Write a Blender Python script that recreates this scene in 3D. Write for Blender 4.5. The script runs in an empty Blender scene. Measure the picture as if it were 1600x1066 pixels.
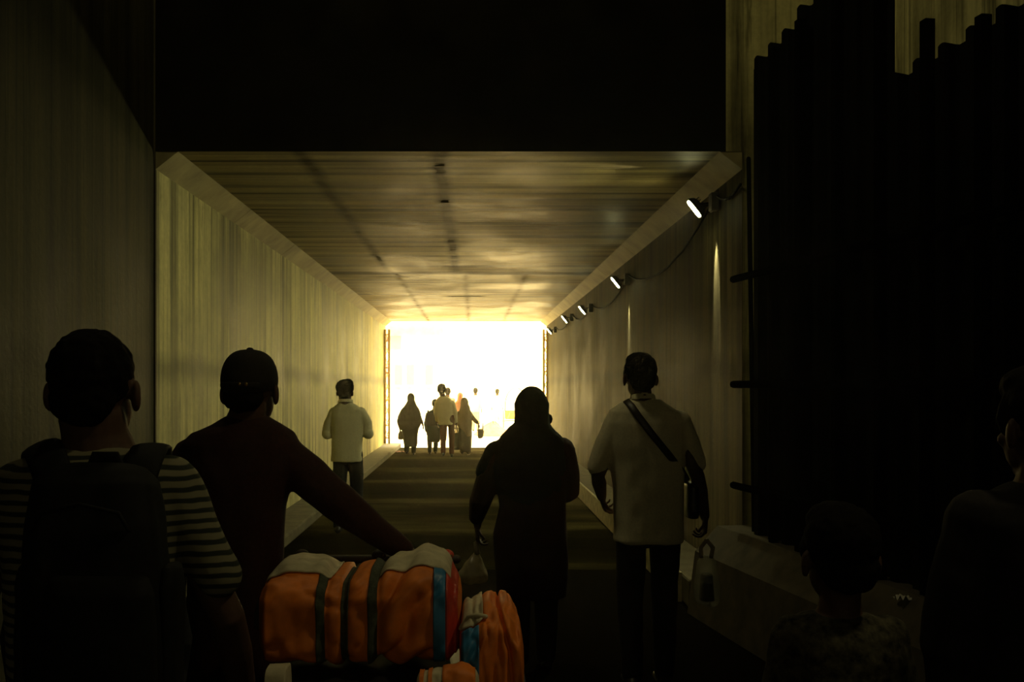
import bpy, bmesh, math, random
from mathutils import Vector, Matrix, noise

random.seed(7)
SC = bpy.context.scene
COL = SC.collection
PI = math.pi
F, CX, CY, EYE = 1555.0, 738.0, 603.0, 1.65      # focal length in pixels, vanishing point, eye height
YN, YF = 7.3, 26.6                                # near and far mouth of the tunnel
XL, XR, ZC = -2.324, 1.98, 3.37                   # tunnel walls and ceiling


def pt(px, py, Y):
    return Vector(((px - CX) * Y / F, Y, EYE - (py - CY) * Y / F))


# ---------------------------------------------------------------- materials
def new_mat(name):
    m = bpy.data.materials.new(name)
    m.use_nodes = True
    nt = m.node_tree
    return m, nt, nt.nodes['Principled BSDF']


def node(nt, kind, **kw):
    n = nt.nodes.new(kind)
    for k, v in kw.items():
        if k in n.inputs:
            n.inputs[k].default_value = v
        else:
            setattr(n, k, v)
    return n


def coords(nt, scale=(1, 1, 1), loc=(0, 0, 0), rot=(0, 0, 0)):
    tc = node(nt, 'ShaderNodeTexCoord')
    mp = node(nt, 'ShaderNodeMapping')
    mp.inputs['Scale'].default_value = scale
    mp.inputs['Location'].default_value = loc
    mp.inputs['Rotation'].default_value = rot
    nt.links.new(tc.outputs['Object'], mp.inputs['Vector'])
    return mp.outputs['Vector']


def noise_tex(nt, scale3, scale=1.0, detail=4, rough=0.55, loc=(0, 0, 0)):
    n = node(nt, 'ShaderNodeTexNoise', Scale=scale, Detail=detail, Roughness=rough)
    nt.links.new(coords(nt, scale3, loc), n.inputs['Vector'])
    return n.outputs['Fac']


def ramp(nt, fac, stops):
    r = node(nt, 'ShaderNodeValToRGB')
    el = r.color_ramp.elements
    while len(el) < len(stops):
        el.new(0.5)
    for e, (p, c) in zip(el, stops):
        e.position = p
        e.color = (*c, 1) if len(c) == 3 else c
    nt.links.new(fac, r.inputs['Fac'])
    return r.outputs['Color']


def mul(nt, a, b, fac=1.0):
    n = node(nt, 'ShaderNodeMix', data_type='RGBA', blend_type='MULTIPLY')
    n.inputs['Factor'].default_value = fac
    nt.links.new(a, n.inputs[6])
    nt.links.new(b, n.inputs[7])
    return n.outputs[2]


def math_node(nt, op, a, b=None, c=None):
    n = node(nt, 'ShaderNodeMath', operation=op)
    for i, v in enumerate((a, b, c)):
        if v is None:
            continue
        if isinstance(v, (int, float)):
            n.inputs[i].default_value = v
        else:
            nt.links.new(v, n.inputs[i])
    return n.outputs[0]


def grey(v):
    return (v, v, v)


def bump(nt, bs, h, strength=0.3, dist=0.01):
    b = node(nt, 'ShaderNodeBump', Strength=strength, Distance=dist)
    nt.links.new(h, b.inputs['Height'])
    nt.links.new(b.outputs['Normal'], bs.inputs['Normal'])


def band(nt, axis, centre, half, soft, warp=None, warp_amt=0.0):
    """1 inside |coord - centre| < half, fading over soft."""
    tc = node(nt, 'ShaderNodeTexCoord')
    sp = node(nt, 'ShaderNodeSeparateXYZ')
    nt.links.new(tc.outputs['Object'], sp.inputs[0])
    v = sp.outputs[axis]
    if warp is not None:
        v = math_node(nt, 'ADD', v, math_node(nt, 'MULTIPLY', math_node(nt, 'SUBTRACT', warp, 0.5), warp_amt))
    d = math_node(nt, 'ABSOLUTE', math_node(nt, 'SUBTRACT', v, centre))
    mr = node(nt, 'ShaderNodeMapRange')
    mr.inputs['From Min'].default_value = half
    mr.inputs['From Max'].default_value = half + soft
    mr.inputs['To Min'].default_value = 1
    mr.inputs['To Max'].default_value = 0
    nt.links.new(d, mr.inputs['Value'])
    return mr.outputs['Result']


def darken(nt, col, mask, amount):
    """multiply col by (1 - amount*mask)"""
    f = math_node(nt, 'SUBTRACT', 1.0, math_node(nt, 'MULTIPLY', mask, amount))
    n = node(nt, 'ShaderNodeMix', data_type='RGBA', blend_type='MULTIPLY')
    n.inputs['Factor'].default_value = 1
    nt.links.new(col, n.inputs[6])
    cmb = node(nt, 'ShaderNodeCombineColor')
    for i in range(3):
        nt.links.new(f, cmb.inputs[i])
    nt.links.new(cmb.outputs[0], n.inputs[7])
    return n.outputs[2]


def wall_concrete(name, tint, joints=(), upper_dark=0.0, spec=0.2):
    m, nt, bs = new_mat(name)
    bs.inputs['Specular IOR Level'].default_value = spec
    streak = noise_tex(nt, (3.2, 3.2, 0.16), 1.6, 6, 0.62)
    blotch = noise_tex(nt, (0.7, 0.7, 0.7), 1.2, 5, 0.6, (3, 1, 2))
    fine = noise_tex(nt, (1, 1, 1), 26, 4, 0.6)
    board = noise_tex(nt, (11, 11, 0.02), 1.0, 2, 0.5, (7, 0, 0))
    c = ramp(nt, streak, [(0.32, grey(0.28)), (0.47, grey(0.74)), (0.62, grey(1.0))])
    c = mul(nt, c, ramp(nt, blotch, [(0.36, grey(0.42)), (0.62, grey(1.0))]))
    c = mul(nt, c, ramp(nt, board, [(0.40, grey(0.74)), (0.5, grey(1.0))]))
    c = mul(nt, c, ramp(nt, fine, [(0.3, grey(0.84)), (0.6, grey(1.0))]))
    thin = noise_tex(nt, (6, 6, 0.05), 4.0, 2, 0.5, (2, 5, 0))
    c = mul(nt, c, ramp(nt, thin, [(0.36, grey(0.5)), (0.42, grey(1.0))]))
    drip = noise_tex(nt, (4, 4, 0.35), 2.0, 4, 0.7, (5, 9, 4))
    c = mul(nt, c, ramp(nt, drip, [(0.30, grey(0.35)), (0.40, grey(1.0))]))
    c = mul(nt, c, ramp(nt, fine, [(0.0, tint), (1.0, tint)]))
    wob = noise_tex(nt, (0.6, 0.6, 0.6), 2.2, 4, 0.6, (1, 8, 3))
    c = darken(nt, c, band(nt, 2, 1.78, 0.03, 0.12, wob, 0.22), 0.5)       # grimy pour line
    for j in joints:
        c = darken(nt, c, band(nt, 1, j, 0.012 + 0.0012 * j, 0.02), 0.8)
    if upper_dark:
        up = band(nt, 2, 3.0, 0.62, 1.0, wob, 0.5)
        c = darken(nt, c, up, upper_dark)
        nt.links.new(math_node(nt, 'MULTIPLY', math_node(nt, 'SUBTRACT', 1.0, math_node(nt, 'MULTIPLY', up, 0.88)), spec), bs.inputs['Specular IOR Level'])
    nt.links.new(c, bs.inputs['Base Color'])
    nt.links.new(ramp(nt, blotch, [(0.3, grey(0.55)), (0.7, grey(0.75))]), bs.inputs['Roughness'])
    bump(nt, bs, math_node(nt, 'ADD', fine, math_node(nt, 'MULTIPLY', streak, 2.0)), 0.25, 0.008)
    return m


def ceiling_concrete(name, tint):
    m, nt, bs = new_mat(name)
    bands = noise_tex(nt, (0.22, 3.0, 1), 1.5, 6, 0.6)
    fineb = noise_tex(nt, (0.12, 9.0, 1), 1.0, 3, 0.55, (4, 4, 0))
    blotch = noise_tex(nt, (0.7, 0.5, 1), 1.3, 5, 0.62, (9, 2, 0))
    fine = noise_tex(nt, (1, 1, 1), 22, 4, 0.6)
    c = ramp(nt, bands, [(0.33, grey(0.22)), (0.47, grey(0.7)), (0.62, grey(1.0))])
    c = mul(nt, c, ramp(nt, fineb, [(0.38, grey(0.5)), (0.52, grey(1.0))]))
    c = mul(nt, c, ramp(nt, blotch, [(0.34, grey(0.45)), (0.6, grey(1.0))]))
    c = mul(nt, c, ramp(nt, fine, [(0.3, grey(0.85)), (0.6, grey(1.0))]))
    c = mul(nt, c, ramp(nt, fine, [(0.0, tint), (1.0, tint)]))
    wob = noise_tex(nt, (0.4, 1.2, 1), 2.0, 4, 0.7)
    seam = None
    patch = node(nt, 'ShaderNodeMapRange')
    nt.links.new(noise_tex(nt, (0.5, 1.4, 1), 1.6, 4, 0.65, (6, 3, 0)), patch.inputs['Value'])
    patch.inputs['From Min'].default_value = 0.36
    patch.inputs['From Max'].default_value = 0.6
    patch.inputs['To Min'].default_value = 0.55
    patch = patch.outputs['Result']
    near = band(nt, 1, 8.0, 7.0, 0.15)
    far = math_node(nt, 'SUBTRACT', 1.0, near)
    # seams running along the tunnel, stepped at the cross joint
    for x, w, msk, amt in ((-1.27, 0.02, near, 0.75), (-0.25, 0.032, near, 0.85), (-1.16, 0.015, far, 0.5), (-0.1, 0.015, far, 0.5), (0.83, 0.015, far, 0.45)):
        b = math_node(nt, 'MULTIPLY', band(nt, 0, x, w, 0.075, wob, 0.14), msk)
        b = math_node(nt, 'MULTIPLY', b, patch)
        c = darken(nt, c, b, amt)
        seam = b if seam is None else math_node(nt, 'MAXIMUM', seam, b)
    for y, w, amt in ((15.2, 0.12, 0.9), (7.62, 0.015, 0.6), (8.1, 0.02, 0.5), (8.9, 0.02, 0.6), (9.7, 0.03, 0.6), (10.5, 0.035, 0.6), (11.5, 0.04, 0.6), (12.3, 0.03, 0.5), (13.2, 0.05, 0.55), (14.3, 0.07, 0.6), (16.6, 0.05, 0.4), (18.0, 0.05, 0.35), (21.0, 0.06, 0.35)):
        b = band(nt, 1, y, w, w * 1.2, wob, w * 1.5)
        c = darken(nt, c, b, amt)
        seam = math_node(nt, 'MAXIMUM', seam, math_node(nt, 'MULTIPLY', b, amt))
    spot = math_node(nt, 'MULTIPLY', band(nt, 1, 19.1, 0.06, 0.1), band(nt, 0, -0.15, 0.3, 0.2))
    c = darken(nt, c, spot, 0.9)
    seam = math_node(nt, 'MAXIMUM', seam, spot)
    nt.links.new(math_node(nt, 'MULTIPLY', math_node(nt, 'SUBTRACT', 1.0, seam), math_node(nt, 'MULTIPLY', bands, 0.42)), bs.inputs['Specular IOR Level'])
    nt.links.new(c, bs.inputs['Base Color'])
    nt.links.new(ramp(nt, blotch, [(0.35, grey(0.40)), (0.65, grey(0.62))]), bs.inputs['Roughness'])
    bump(nt, bs, math_node(nt, 'ADD', fineb, math_node(nt, 'MULTIPLY', bands, 1.0)), 0.25, 0.008)
    return m


def floor_mat(name):
    m, nt, bs = new_mat(name)
    big = noise_tex(nt, (0.12, 0.42, 1), 1.3, 5, 0.6)
    fine = noise_tex(nt, (1, 1, 1), 34, 5, 0.65)
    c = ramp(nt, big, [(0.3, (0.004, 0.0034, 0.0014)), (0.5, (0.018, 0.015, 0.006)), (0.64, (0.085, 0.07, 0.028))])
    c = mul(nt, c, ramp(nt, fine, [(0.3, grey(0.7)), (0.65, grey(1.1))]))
    c = darken(nt, c, band(nt, 1, 9.0, 0.03, 0.02), 0.5)
    nt.links.new(c, bs.inputs['Base Color'])
    nt.links.new(ramp(nt, big, [(0.3, grey(0.75)), (0.7, grey(0.9))]), bs.inputs['Roughness'])
    bs.inputs['Specular IOR Level'].default_value = 0.0
    bump(nt, bs, math_node(nt, 'ADD', fine, math_node(nt, 'MULTIPLY', big, 3.0)), 0.5, 0.015)
    return m


def cloth(name, col, var=0.25, rough=0.85, scale=90, sheen=0.0):
    m, nt, bs = new_mat(name)
    n = noise_tex(nt, (1, 1, 1), scale, 3, 0.6)
    c = ramp(nt, n, [(0.3, tuple(v * (1 - var) for v in col)), (0.7, tuple(min(1, v * (1 + var)) for v in col))])
    nt.links.new(c, bs.inputs['Base Color'])
    bs.inputs['Roughness'].default_value = rough
    bs.inputs['Specular IOR Level'].default_value = 0.2
    bump(nt, bs, n, 0.15, 0.002)
    return m


def plain(name, col, rough=0.5, metal=0.0, var=0.15, scale=30, spec=0.5):
    m, nt, bs = new_mat(name)
    n = noise_tex(nt, (1, 1, 1), scale, 4, 0.6)
    c = ramp(nt, n, [(0.3, tuple(v * (1 - var) for v in col)), (0.7, tuple(min(1, v * (1 + var)) for v in col))])
    nt.links.new(c, bs.inputs['Base Color'])
    bs.inputs['Roughness'].default_value = rough
    bs.inputs['Metallic'].default_value = metal
    bs.inputs['Specular IOR Level'].default_value = spec
    return m


def striped(name, a, b, period):
    m, nt, bs = new_mat(name)
    tc = node(nt, 'ShaderNodeTexCoord')
    sp = node(nt, 'ShaderNodeSeparateXYZ')
    nt.links.new(tc.outputs['Object'], sp.inputs[0])
    w = noise_tex(nt, (1, 1, 1), 9, 2, 0.5)
    z = math_node(nt, 'ADD', sp.outputs[2], math_node(nt, 'MULTIPLY', w, 0.02))
    s = math_node(nt, 'FRACT', math_node(nt, 'DIVIDE', z, period))
    c = ramp(nt, s, [(0.0, a), (0.47, a), (0.55, b), (0.92, b), (1.0, a)])
    nt.links.new(c, bs.inputs['Base Color'])
    bs.inputs['Roughness'].default_value = 0.9
    bs.inputs['Specular IOR Level'].default_value = 0.15
    return m


def thin_plastic(name, col, trans=0.5, alpha_clear=0.0):
    m, nt, bs = new_mat(name)
    out = nt.nodes['Material Output']
    nt.nodes.remove(bs)
    n = noise_tex(nt, (1, 1, 0.4), 22, 4, 0.6)
    c = ramp(nt, n, [(0.3, tuple(v * 0.7 for v in col)), (0.7, col)])
    d = node(nt, 'ShaderNodeBsdfDiffuse')
    t = node(nt, 'ShaderNodeBsdfTranslucent')
    g = node(nt, 'ShaderNodeBsdfGlossy', Roughness=0.35)
    nt.links.new(c, d.inputs['Color'])
    nt.links.new(c, t.inputs['Color'])
    a = node(nt, 'ShaderNodeMixShader')
    a.inputs[0].default_value = trans
    nt.links.new(d.outputs[0], a.inputs[1])
    nt.links.new(t.outputs[0], a.inputs[2])
    b = node(nt, 'ShaderNodeMixShader')
    b.inputs[0].default_value = 0.06
    nt.links.new(a.outputs[0], b.inputs[1])
    nt.links.new(g.outputs[0], b.inputs[2])
    last = b
    if alpha_clear:
        tr = node(nt, 'ShaderNodeBsdfTransparent')
        e = node(nt, 'ShaderNodeMixShader')
        e.inputs[0].default_value = alpha_clear
        nt.links.new(b.outputs[0], e.inputs[1])
        nt.links.new(tr.outputs[0], e.inputs[2])
        last = e
    nt.links.new(last.outputs[0], out.inputs['Surface'])
    return m


def emission(name, col, strength):
    m, nt, bs = new_mat(name)
    out = nt.nodes['Material Output']
    nt.nodes.remove(bs)
    e = node(nt, 'ShaderNodeEmission', Color=(*col, 1), Strength=strength)
    nt.links.new(e.outputs[0], out.inputs['Surface'])
    return m


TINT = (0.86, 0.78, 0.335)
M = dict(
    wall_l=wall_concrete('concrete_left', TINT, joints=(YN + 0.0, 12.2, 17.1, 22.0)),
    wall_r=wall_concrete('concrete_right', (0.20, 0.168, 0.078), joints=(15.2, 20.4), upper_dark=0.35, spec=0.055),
    wall_a=wall_concrete('shaded_approach_concrete', (0.092, 0.082, 0.034)),  # shade on the left approach wall is put into this lowered tint
    portal=wall_concrete('concrete_portal', (0.8, 0.74, 0.32)),
    shade_dark=plain('shade_dark_concrete', (0.006, 0.0055, 0.003), 0.95, var=0.4, scale=3, spec=0.0),  # ordinary concrete; the lintel's shade is put into this near-black colour
    chamfer=plain('concrete_chamfer', (0.32, 0.275, 0.125), 0.75, var=0.35, scale=2.5),
    ceil=ceiling_concrete('concrete_ceiling', (0.60, 0.47, 0.19)),
    floor=floor_mat('worn_paving'),
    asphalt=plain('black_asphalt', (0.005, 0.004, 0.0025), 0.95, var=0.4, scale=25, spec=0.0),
    kerb=plain('kerb_concrete', (0.075, 0.064, 0.034), 0.9, var=0.4, scale=6),
    plinth=plain('plinth_concrete', (0.055, 0.044, 0.026), 0.9, var=0.4, scale=7),
    kerbpaint=plain('worn_pale_paint', (0.36, 0.31, 0.17), 0.7, var=0.4, scale=9),
    dust=plain('pale_dusty_ground', (0.62, 0.55, 0.4), 0.9, var=0.2, scale=2),
    skin=plain('brown_skin', (0.07, 0.035, 0.02), 0.65, var=0.15, scale=60, spec=0.3),
    hair=plain('black_hair', (0.006, 0.005, 0.0045), 0.85, var=0.4, scale=160, spec=0.04),
    black=cloth('black_cloth', (0.012, 0.010, 0.009)),
    black2=cloth('black_scarf_cloth', (0.014, 0.012, 0.011), rough=0.95),
    maroon=cloth('dark_maroon_cloth', (0.026, 0.008, 0.006)),
    navy=cloth('dark_navy_trousers', (0.010, 0.012, 0.018)),
    white=cloth('pale_shirt_cloth', (0.66, 0.60, 0.38), 0.1),
    cream=cloth('cream_shirt_cloth', (0.8, 0.74, 0.5), 0.1),
    olive=cloth('dark_olive_cloth', (0.035, 0.035, 0.018)),
    greenblack=cloth('dark_green_cloth', (0.02, 0.035, 0.026)),
    rust=cloth('rust_brown_trousers', (0.10, 0.03, 0.014)),
    tan=cloth('tan_shawl_cloth', (0.17, 0.14, 0.08)),
    red=cloth('faded_red_cloth', (0.40, 0.2, 0.13)),
    grey=cloth('grey_cloth', (0.3, 0.28, 0.22)),
    stripe=striped('striped_jersey', (0.19, 0.175, 0.11), (0.024, 0.028, 0.020), 0.0215),
    check=cloth('patterned_shirt', (0.05, 0.045, 0.028), 0.95, 0.9, 38),
    pack=cloth('black_backpack_nylon', (0.006, 0.006, 0.0055), 0.3, 0.75, 60),
    leather=plain('dark_leather', (0.02, 0.014, 0.01), 0.45),
    shoe=plain('black_shoe', (0.014, 0.012, 0.01), 0.5),
    eye=plain('eye_white', (0.6, 0.58, 0.54), 0.2),
    orange=plain('orange_woven_plastic', (0.72, 0.185, 0.012), 0.6, var=0.22, scale=16),
    webbing=cloth('green_grey_webbing', (0.055, 0.062, 0.04), 0.3),
    blue=plain('blue_woven_plastic', (0.03, 0.17, 0.34), 0.45, var=0.25, scale=18),
    redband=plain('red_woven_plastic', (0.55, 0.05, 0.02), 0.45, var=0.25, scale=18),
    sackcloth=cloth('off_white_sack_cloth', (0.52, 0.46, 0.30), 0.2, 0.8, 20),
    darkwood=plain('dark_timber', (0.028, 0.018, 0.010), 0.6, var=0.5, scale=14),
    iron=plain('dark_iron', (0.02, 0.018, 0.015), 0.45, 0.6),
    brass=plain('dull_brass', (0.25, 0.17, 0.06), 0.35, 0.9),
    sheet=plain('blackened_corrugated_iron', (0.0022, 0.0022, 0.0018), 0.7, 0.0, var=0.5, scale=5, spec=0.03),
    post=plain('black_steel_post', (0.0012, 0.0012, 0.001), 0.95, 0.0, spec=0.0),
    gate=plain('glow_tan_gate_iron', (0.75, 0.48, 0.2), 0.6, 0.3, var=0.4),  # light tan stands in for the exit glare blooming over the bars
    housing=plain('grey_lamp_housing', (0.03, 0.03, 0.026), 0.5, 0.4),
    cable=plain('black_cable', (0.006, 0.0055, 0.005), 0.8, spec=0.05),
    lens=emission('lit_lamp_glass', (1.0, 0.97, 0.44), 70.0),
    polybag=thin_plastic('grey_plastic_bag', (0.5, 0.44, 0.3), 0.45),
    clearbag=thin_plastic('clear_plastic_bag', (0.4, 0.4, 0.34), 0.5, 0.6),
    plaster=plain('pale_plaster', (0.75, 0.70, 0.58), 0.9, scale=2),
    window=plain('dull_window', (0.14, 0.17, 0.24), 0.6),
    sand=plain('orange_sand', (0.5, 0.28, 0.10), 0.95, var=0.3, scale=8),
    paper=plain('crumpled_paper', (0.5, 0.48, 0.4), 0.8),
)


# ---------------------------------------------------------------- mesh helpers
class Geo:
    """collects closed shapes (or open sheets) as plain vertices and faces"""

    def __init__(self):
        self.v, self.f = [], []

    def add(self, vs, fs):
        b = len(self.v)
        self.v.extend(Vector(v) for v in vs)
        self.f.extend(tuple(b + i for i in f) for f in fs)
        return self

    def loops(self, rings, caps=True):
        n = len(rings[0])
        vs = [p for r in rings for p in r]
        fs = []
        for i in range(len(rings) - 1):
            for j in range(n):
                k = (j + 1) % n
                fs.append((i * n + j, i * n + k, (i + 1) * n + k, (i + 1) * n + j))
        if caps:
            fs.append(tuple(reversed(range(n))))
            fs.append(tuple((len(rings) - 1) * n + j for j in range(n)))
        return self.add(vs, fs)

    def ell(self, c, r, R=None, n=18, m=11):
        c = Vector(c)
        rings = []
        for i in range(m + 1):
            a = -PI / 2 + PI * max(0.012, min(0.988, i / m))
            ring = []
            for j in range(n):
                b = 2 * PI * j / n
                v = Vector((r[0] * math.cos(a) * math.cos(b), r[1] * math.cos(a) * math.sin(b), r[2] * math.sin(a)))
                ring.append(c + (R @ v if R else v))
            rings.append(ring)
        return self.loops(rings)

    def limb(self, pts, rads, n=14, side=None, cap=True):
        """tapered tube along pts; rads are numbers or (across side, other) pairs; round ends"""
        pts = [Vector(p) for p in pts]
        rr = [(r, r) if isinstance(r, (int, float)) else r for r in rads]
        if cap:
            d0 = (pts[0] - pts[1]).normalized()
            d1 = (pts[-1] - pts[-2]).normalized()
            a, b = rr[0], rr[-1]
            h0, h1 = min(a), min(b)
            pre = [(pts[0] + d0 * h0 * math.sin(t), (a[0] * math.cos(t), a[1] * math.cos(t))) for t in (1.45, 1.0, 0.5)]
            post = [(pts[-1] + d1 * h1 * math.sin(t), (b[0] * math.cos(t), b[1] * math.cos(t))) for t in (0.5, 1.0, 1.45)]
            pts = [p for p, _ in pre] + pts + [p for p, _ in post]
            rr = [r for _, r in pre] + rr + [r for _, r in post]
        rings, prev = [], None
        for i, p in enumerate(pts):
            t = (pts[min(i + 1, len(pts) - 1)] - pts[max(i - 1, 0)]).normalized()
            if prev is None:
                s = Vector(side) if side is not None else (Vector((0, 0, 1)).cross(t) if abs(t.z) < 0.9 else Vector((1, 0, 0)))
            else:
                s = prev
            s = (s - t * s.dot(t)).normalized()
            prev = s
            u = t.cross(s)
            rings.append([p + s * rr[i][0] * math.cos(2 * PI * j / n) + u * rr[i][1] * math.sin(2 * PI * j / n) for j in range(n)])
        return self.loops(rings)

    def stack(self, rs, n=28, p=2.4):
        """loft of level super-elliptic rings (x, y, z, rx, ry), top or bottom first"""
        rings = []
        for x, y, z, rx, ry in rs:
            ring = []
            for j in range(n):
                a = 2 * PI * j / n
                c, s = math.cos(a), math.sin(a)
                ring.append(Vector((x + rx * math.copysign(abs(c) ** (2 / p), c), y + ry * math.copysign(abs(s) ** (2 / p), s), z)))
            rings.append(ring)
        return self.loops(rings)

    def box(self, c, s, R=None):
        c = Vector(c)
        vs = [Vector((x * s[0] / 2, y * s[1] / 2, z * s[2] / 2)) for x in (-1, 1) for y in (-1, 1) for z in (-1, 1)]
        vs = [c + (R @ v if R else v) for v in vs]
        return self.add(vs, [(0, 1, 3, 2), (4, 6, 7, 5), (0, 4, 5, 1), (2, 3, 7, 6), (0, 2, 6, 4), (1, 5, 7, 3)])

    def quad(self, a, b, c, d):
        return self.add([a, b, c, d], [(0, 1, 2, 3)])

    def grid(self, fn, nu, nv, close_v=False):
        vs = [fn(i / nu, j / nv) for i in range(nu + 1) for j in range(nv + 1)]
        fs = [(i * (nv + 1) + j, (i + 1) * (nv + 1) + j, (i + 1) * (nv + 1) + j + 1, i * (nv + 1) + j + 1) for i in range(nu) for j in range(nv)]
        return self.add(vs, fs)


def link(name, me, mat, parent=None, loc=None):
    o = bpy.data.objects.new(name, me)
    COL.objects.link(o)
    if mat is not None:
        me.materials.clear()
        me.materials.append(mat)
    if parent is not None:
        o.parent = parent
    if loc is not None:
        o.location = loc
    return o


def build(g, name, mat, parent=None, loc=None, voxel=None, relax=4, wrinkle=None, smooth=True, bevel=0.0, fix=True):
    """make ONE mesh object; with voxel, overlapping shapes are fused into one continuous skin"""
    me = bpy.data.meshes.new(name)
    me.from_pydata([tuple(v) for v in g.v], [], g.f)
    bm = bmesh.new()
    bm.from_mesh(me)
    if fix:
        bmesh.ops.recalc_face_normals(bm, faces=bm.faces)
    if bevel:
        bmesh.ops.bevel(bm, geom=list(bm.edges), offset=bevel, segments=2, affect='EDGES', profile=0.5, clamp_overlap=True)
    bm.to_mesh(me)
    bm.free()
    if voxel:
        t = bpy.data.objects.new('scratch', me)
        COL.objects.link(t)
        r = t.modifiers.new('r', 'REMESH')
        r.mode = 'VOXEL'
        r.voxel_size = voxel
        if relax:
            s = t.modifiers.new('s', 'SMOOTH')
            s.iterations = relax
            s.factor = 0.5
        dg = bpy.context.evaluated_depsgraph_get()
        dg.update()
        me2 = bpy.data.meshes.new_from_object(t.evaluated_get(dg))
        bpy.data.objects.remove(t)
        bpy.data.meshes.remove(me)
        me = me2
        me.name = name
    if wrinkle:
        amp, sc, seed = wrinkle
        sc = Vector(sc) if not isinstance(sc, (int, float)) else Vector((sc, sc, sc))
        off = Vector((seed * 3.1, seed * 1.7, seed * 0.9))
        nr = [v.normal.copy() for v in me.vertices]
        for v, nn in zip(me.vertices, nr):
            q = Vector((v.co.x * sc.x, v.co.y * sc.y, v.co.z * sc.z)) + off
            d = noise.noise(q) + 0.5 * noise.noise(q * 2.1)
            v.co += nn * (amp * d)
    if smooth:
        for p in me.polygons:
            p.use_smooth = True
    return link(name, me, mat, parent, loc)


def tag(o, label, cat, group=None, kind=None):
    o['label'] = label
    o['category'] = cat
    if group:
        o['group'] = group
    if kind:
        o['kind'] = kind
    return o


def thing(name, label, cat, loc=(0, 0, 0), group=None):
    o = bpy.data.objects.new(name, None)
    o.empty_display_size = 0.1
    COL.objects.link(o)
    o.location = loc
    return tag(o, label, cat, group)


def struct(g, name, mat, label, cat, smooth=False, **kw):
    o = build(g, name, mat, smooth=smooth, **kw)
    return tag(o, label, cat, kind='structure')


# ---------------------------------------------------------------- the tunnel and the approach
def plane_y(x0, z0, x1, z1, y0, y1):
    return Geo().quad((x0, y0, z0), (x1, y0, z1), (x1, y1, z1), (x0, y1, z0))


CH = 0.13          # chamfer height / width
# side walls with a little thickness so the mouths read as solid concrete
def slab(x0, y0, z0, x1, y1, z1):
    return Geo().box(((x0 + x1) / 2, (y0 + y1) / 2, (z0 + z1) / 2), (x1 - x0, y1 - y0, z1 - z0))


struct(slab(XL - 0.4, -3.0, 0, XL - 0.012, YN - 0.006, ZC + 3.6), 'wall_left_approach', M['wall_a'], 'shade-darkened concrete wall on the left before the tunnel joint', 'wall')
struct(slab(XL - 0.4, YN, 0, XL, YF, ZC + 3.6), 'wall_left', M['wall_l'], 'long stained concrete wall along the left side of the passage', 'wall')
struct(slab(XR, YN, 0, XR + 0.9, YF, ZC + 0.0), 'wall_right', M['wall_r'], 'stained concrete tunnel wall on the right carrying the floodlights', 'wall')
struct(slab(XL, YN + 0.004, ZC, XR, YF, ZC + 0.5), 'ceiling', M['ceil'], 'streaked concrete tunnel ceiling with dark seams', 'ceiling')
for nm, xs, lab in (('trim_1', (XL, XL + 0.165), 'left bevelled concrete strip between tunnel wall and ceiling'), ('trim_2', (XR, XR - 0.165), 'right bevelled concrete strip between tunnel wall and ceiling')):
    g = Geo()
    a, b = xs
    tri = [(a, ZC - CH), (b, ZC), (a, ZC)]
    for k in range(8):                                  # cast in lengths with fine joints
        y0 = YN + (YF - YN) * k / 8 + 0.004
        y1 = YN + (YF - YN) * (k + 1) / 8 - 0.004
        g.add([(x, y, z) for y in (y0, y1) for x, z in tri], [(0, 1, 2), (3, 5, 4), (0, 3, 4, 1), (1, 4, 5, 2), (2, 5, 3, 0)])
    struct(g, nm, M['chamfer'], lab, 'bevel strip')
struct(slab(XL, YN - 0.0, ZC, 1.86, YN + 0.5, ZC + 3.6), 'wall_lintel', M['shade_dark'], 'shade-darkened concrete face above the tunnel mouth', 'wall')
g = Geo()
g.add([(1.86, YN, ZC), (3.2, YN, ZC), (3.2, YN, ZC + 3.6), (1.86, YN, ZC + 3.6), (XR, YN - 0.002, 0), (3.2, YN - 0.002, 0), (3.2, YN - 0.002, ZC), (XR, YN - 0.002, ZC)], [(0, 1, 2, 3), (4, 5, 6, 7)])
struct(g, 'wall_portal', M['portal'], 'dim concrete face to the right of the tunnel mouth, behind the corrugated fence', 'wall')
struct(slab(3.05, -3.0, 0, 3.4, YN, ZC + 3.6), 'wall_right_approach', M['portal'], 'dim concrete wall showing above the corrugated fence', 'wall')
struct(slab(XL - 0.4, -3.0, ZC + 3.6, 3.4, YN + 0.5, ZC + 3.9), 'ceiling_approach', M['shade_dark'], 'black underside of the deck over the approach', 'ceiling')
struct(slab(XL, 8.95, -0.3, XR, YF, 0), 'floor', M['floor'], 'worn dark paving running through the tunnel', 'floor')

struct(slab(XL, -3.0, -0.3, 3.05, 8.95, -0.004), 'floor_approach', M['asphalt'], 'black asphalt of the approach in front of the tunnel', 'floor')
# raised ledges along both walls
g = slab(XL, 7.0, 0, -1.9, YF - 0.05, 0.12)
struct(g, 'trim_3', M['kerb'], 'low raised kerb along the foot of the left tunnel wall', 'kerb', bevel=0.02)
struct(slab(1.6, YN + 0.05, 0, XR, YF - 0.05, 0.22), 'trim_4', M['kerb'], 'raised kerb along the foot of the right tunnel wall', 'kerb', bevel=0.02)
struct(slab(1.57, YN + 0.3, 0, 1.6, YF - 0.1, 0.225), 'trim_5', M['kerbpaint'], 'pale painted edge of the right kerb', 'kerb')

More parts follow.
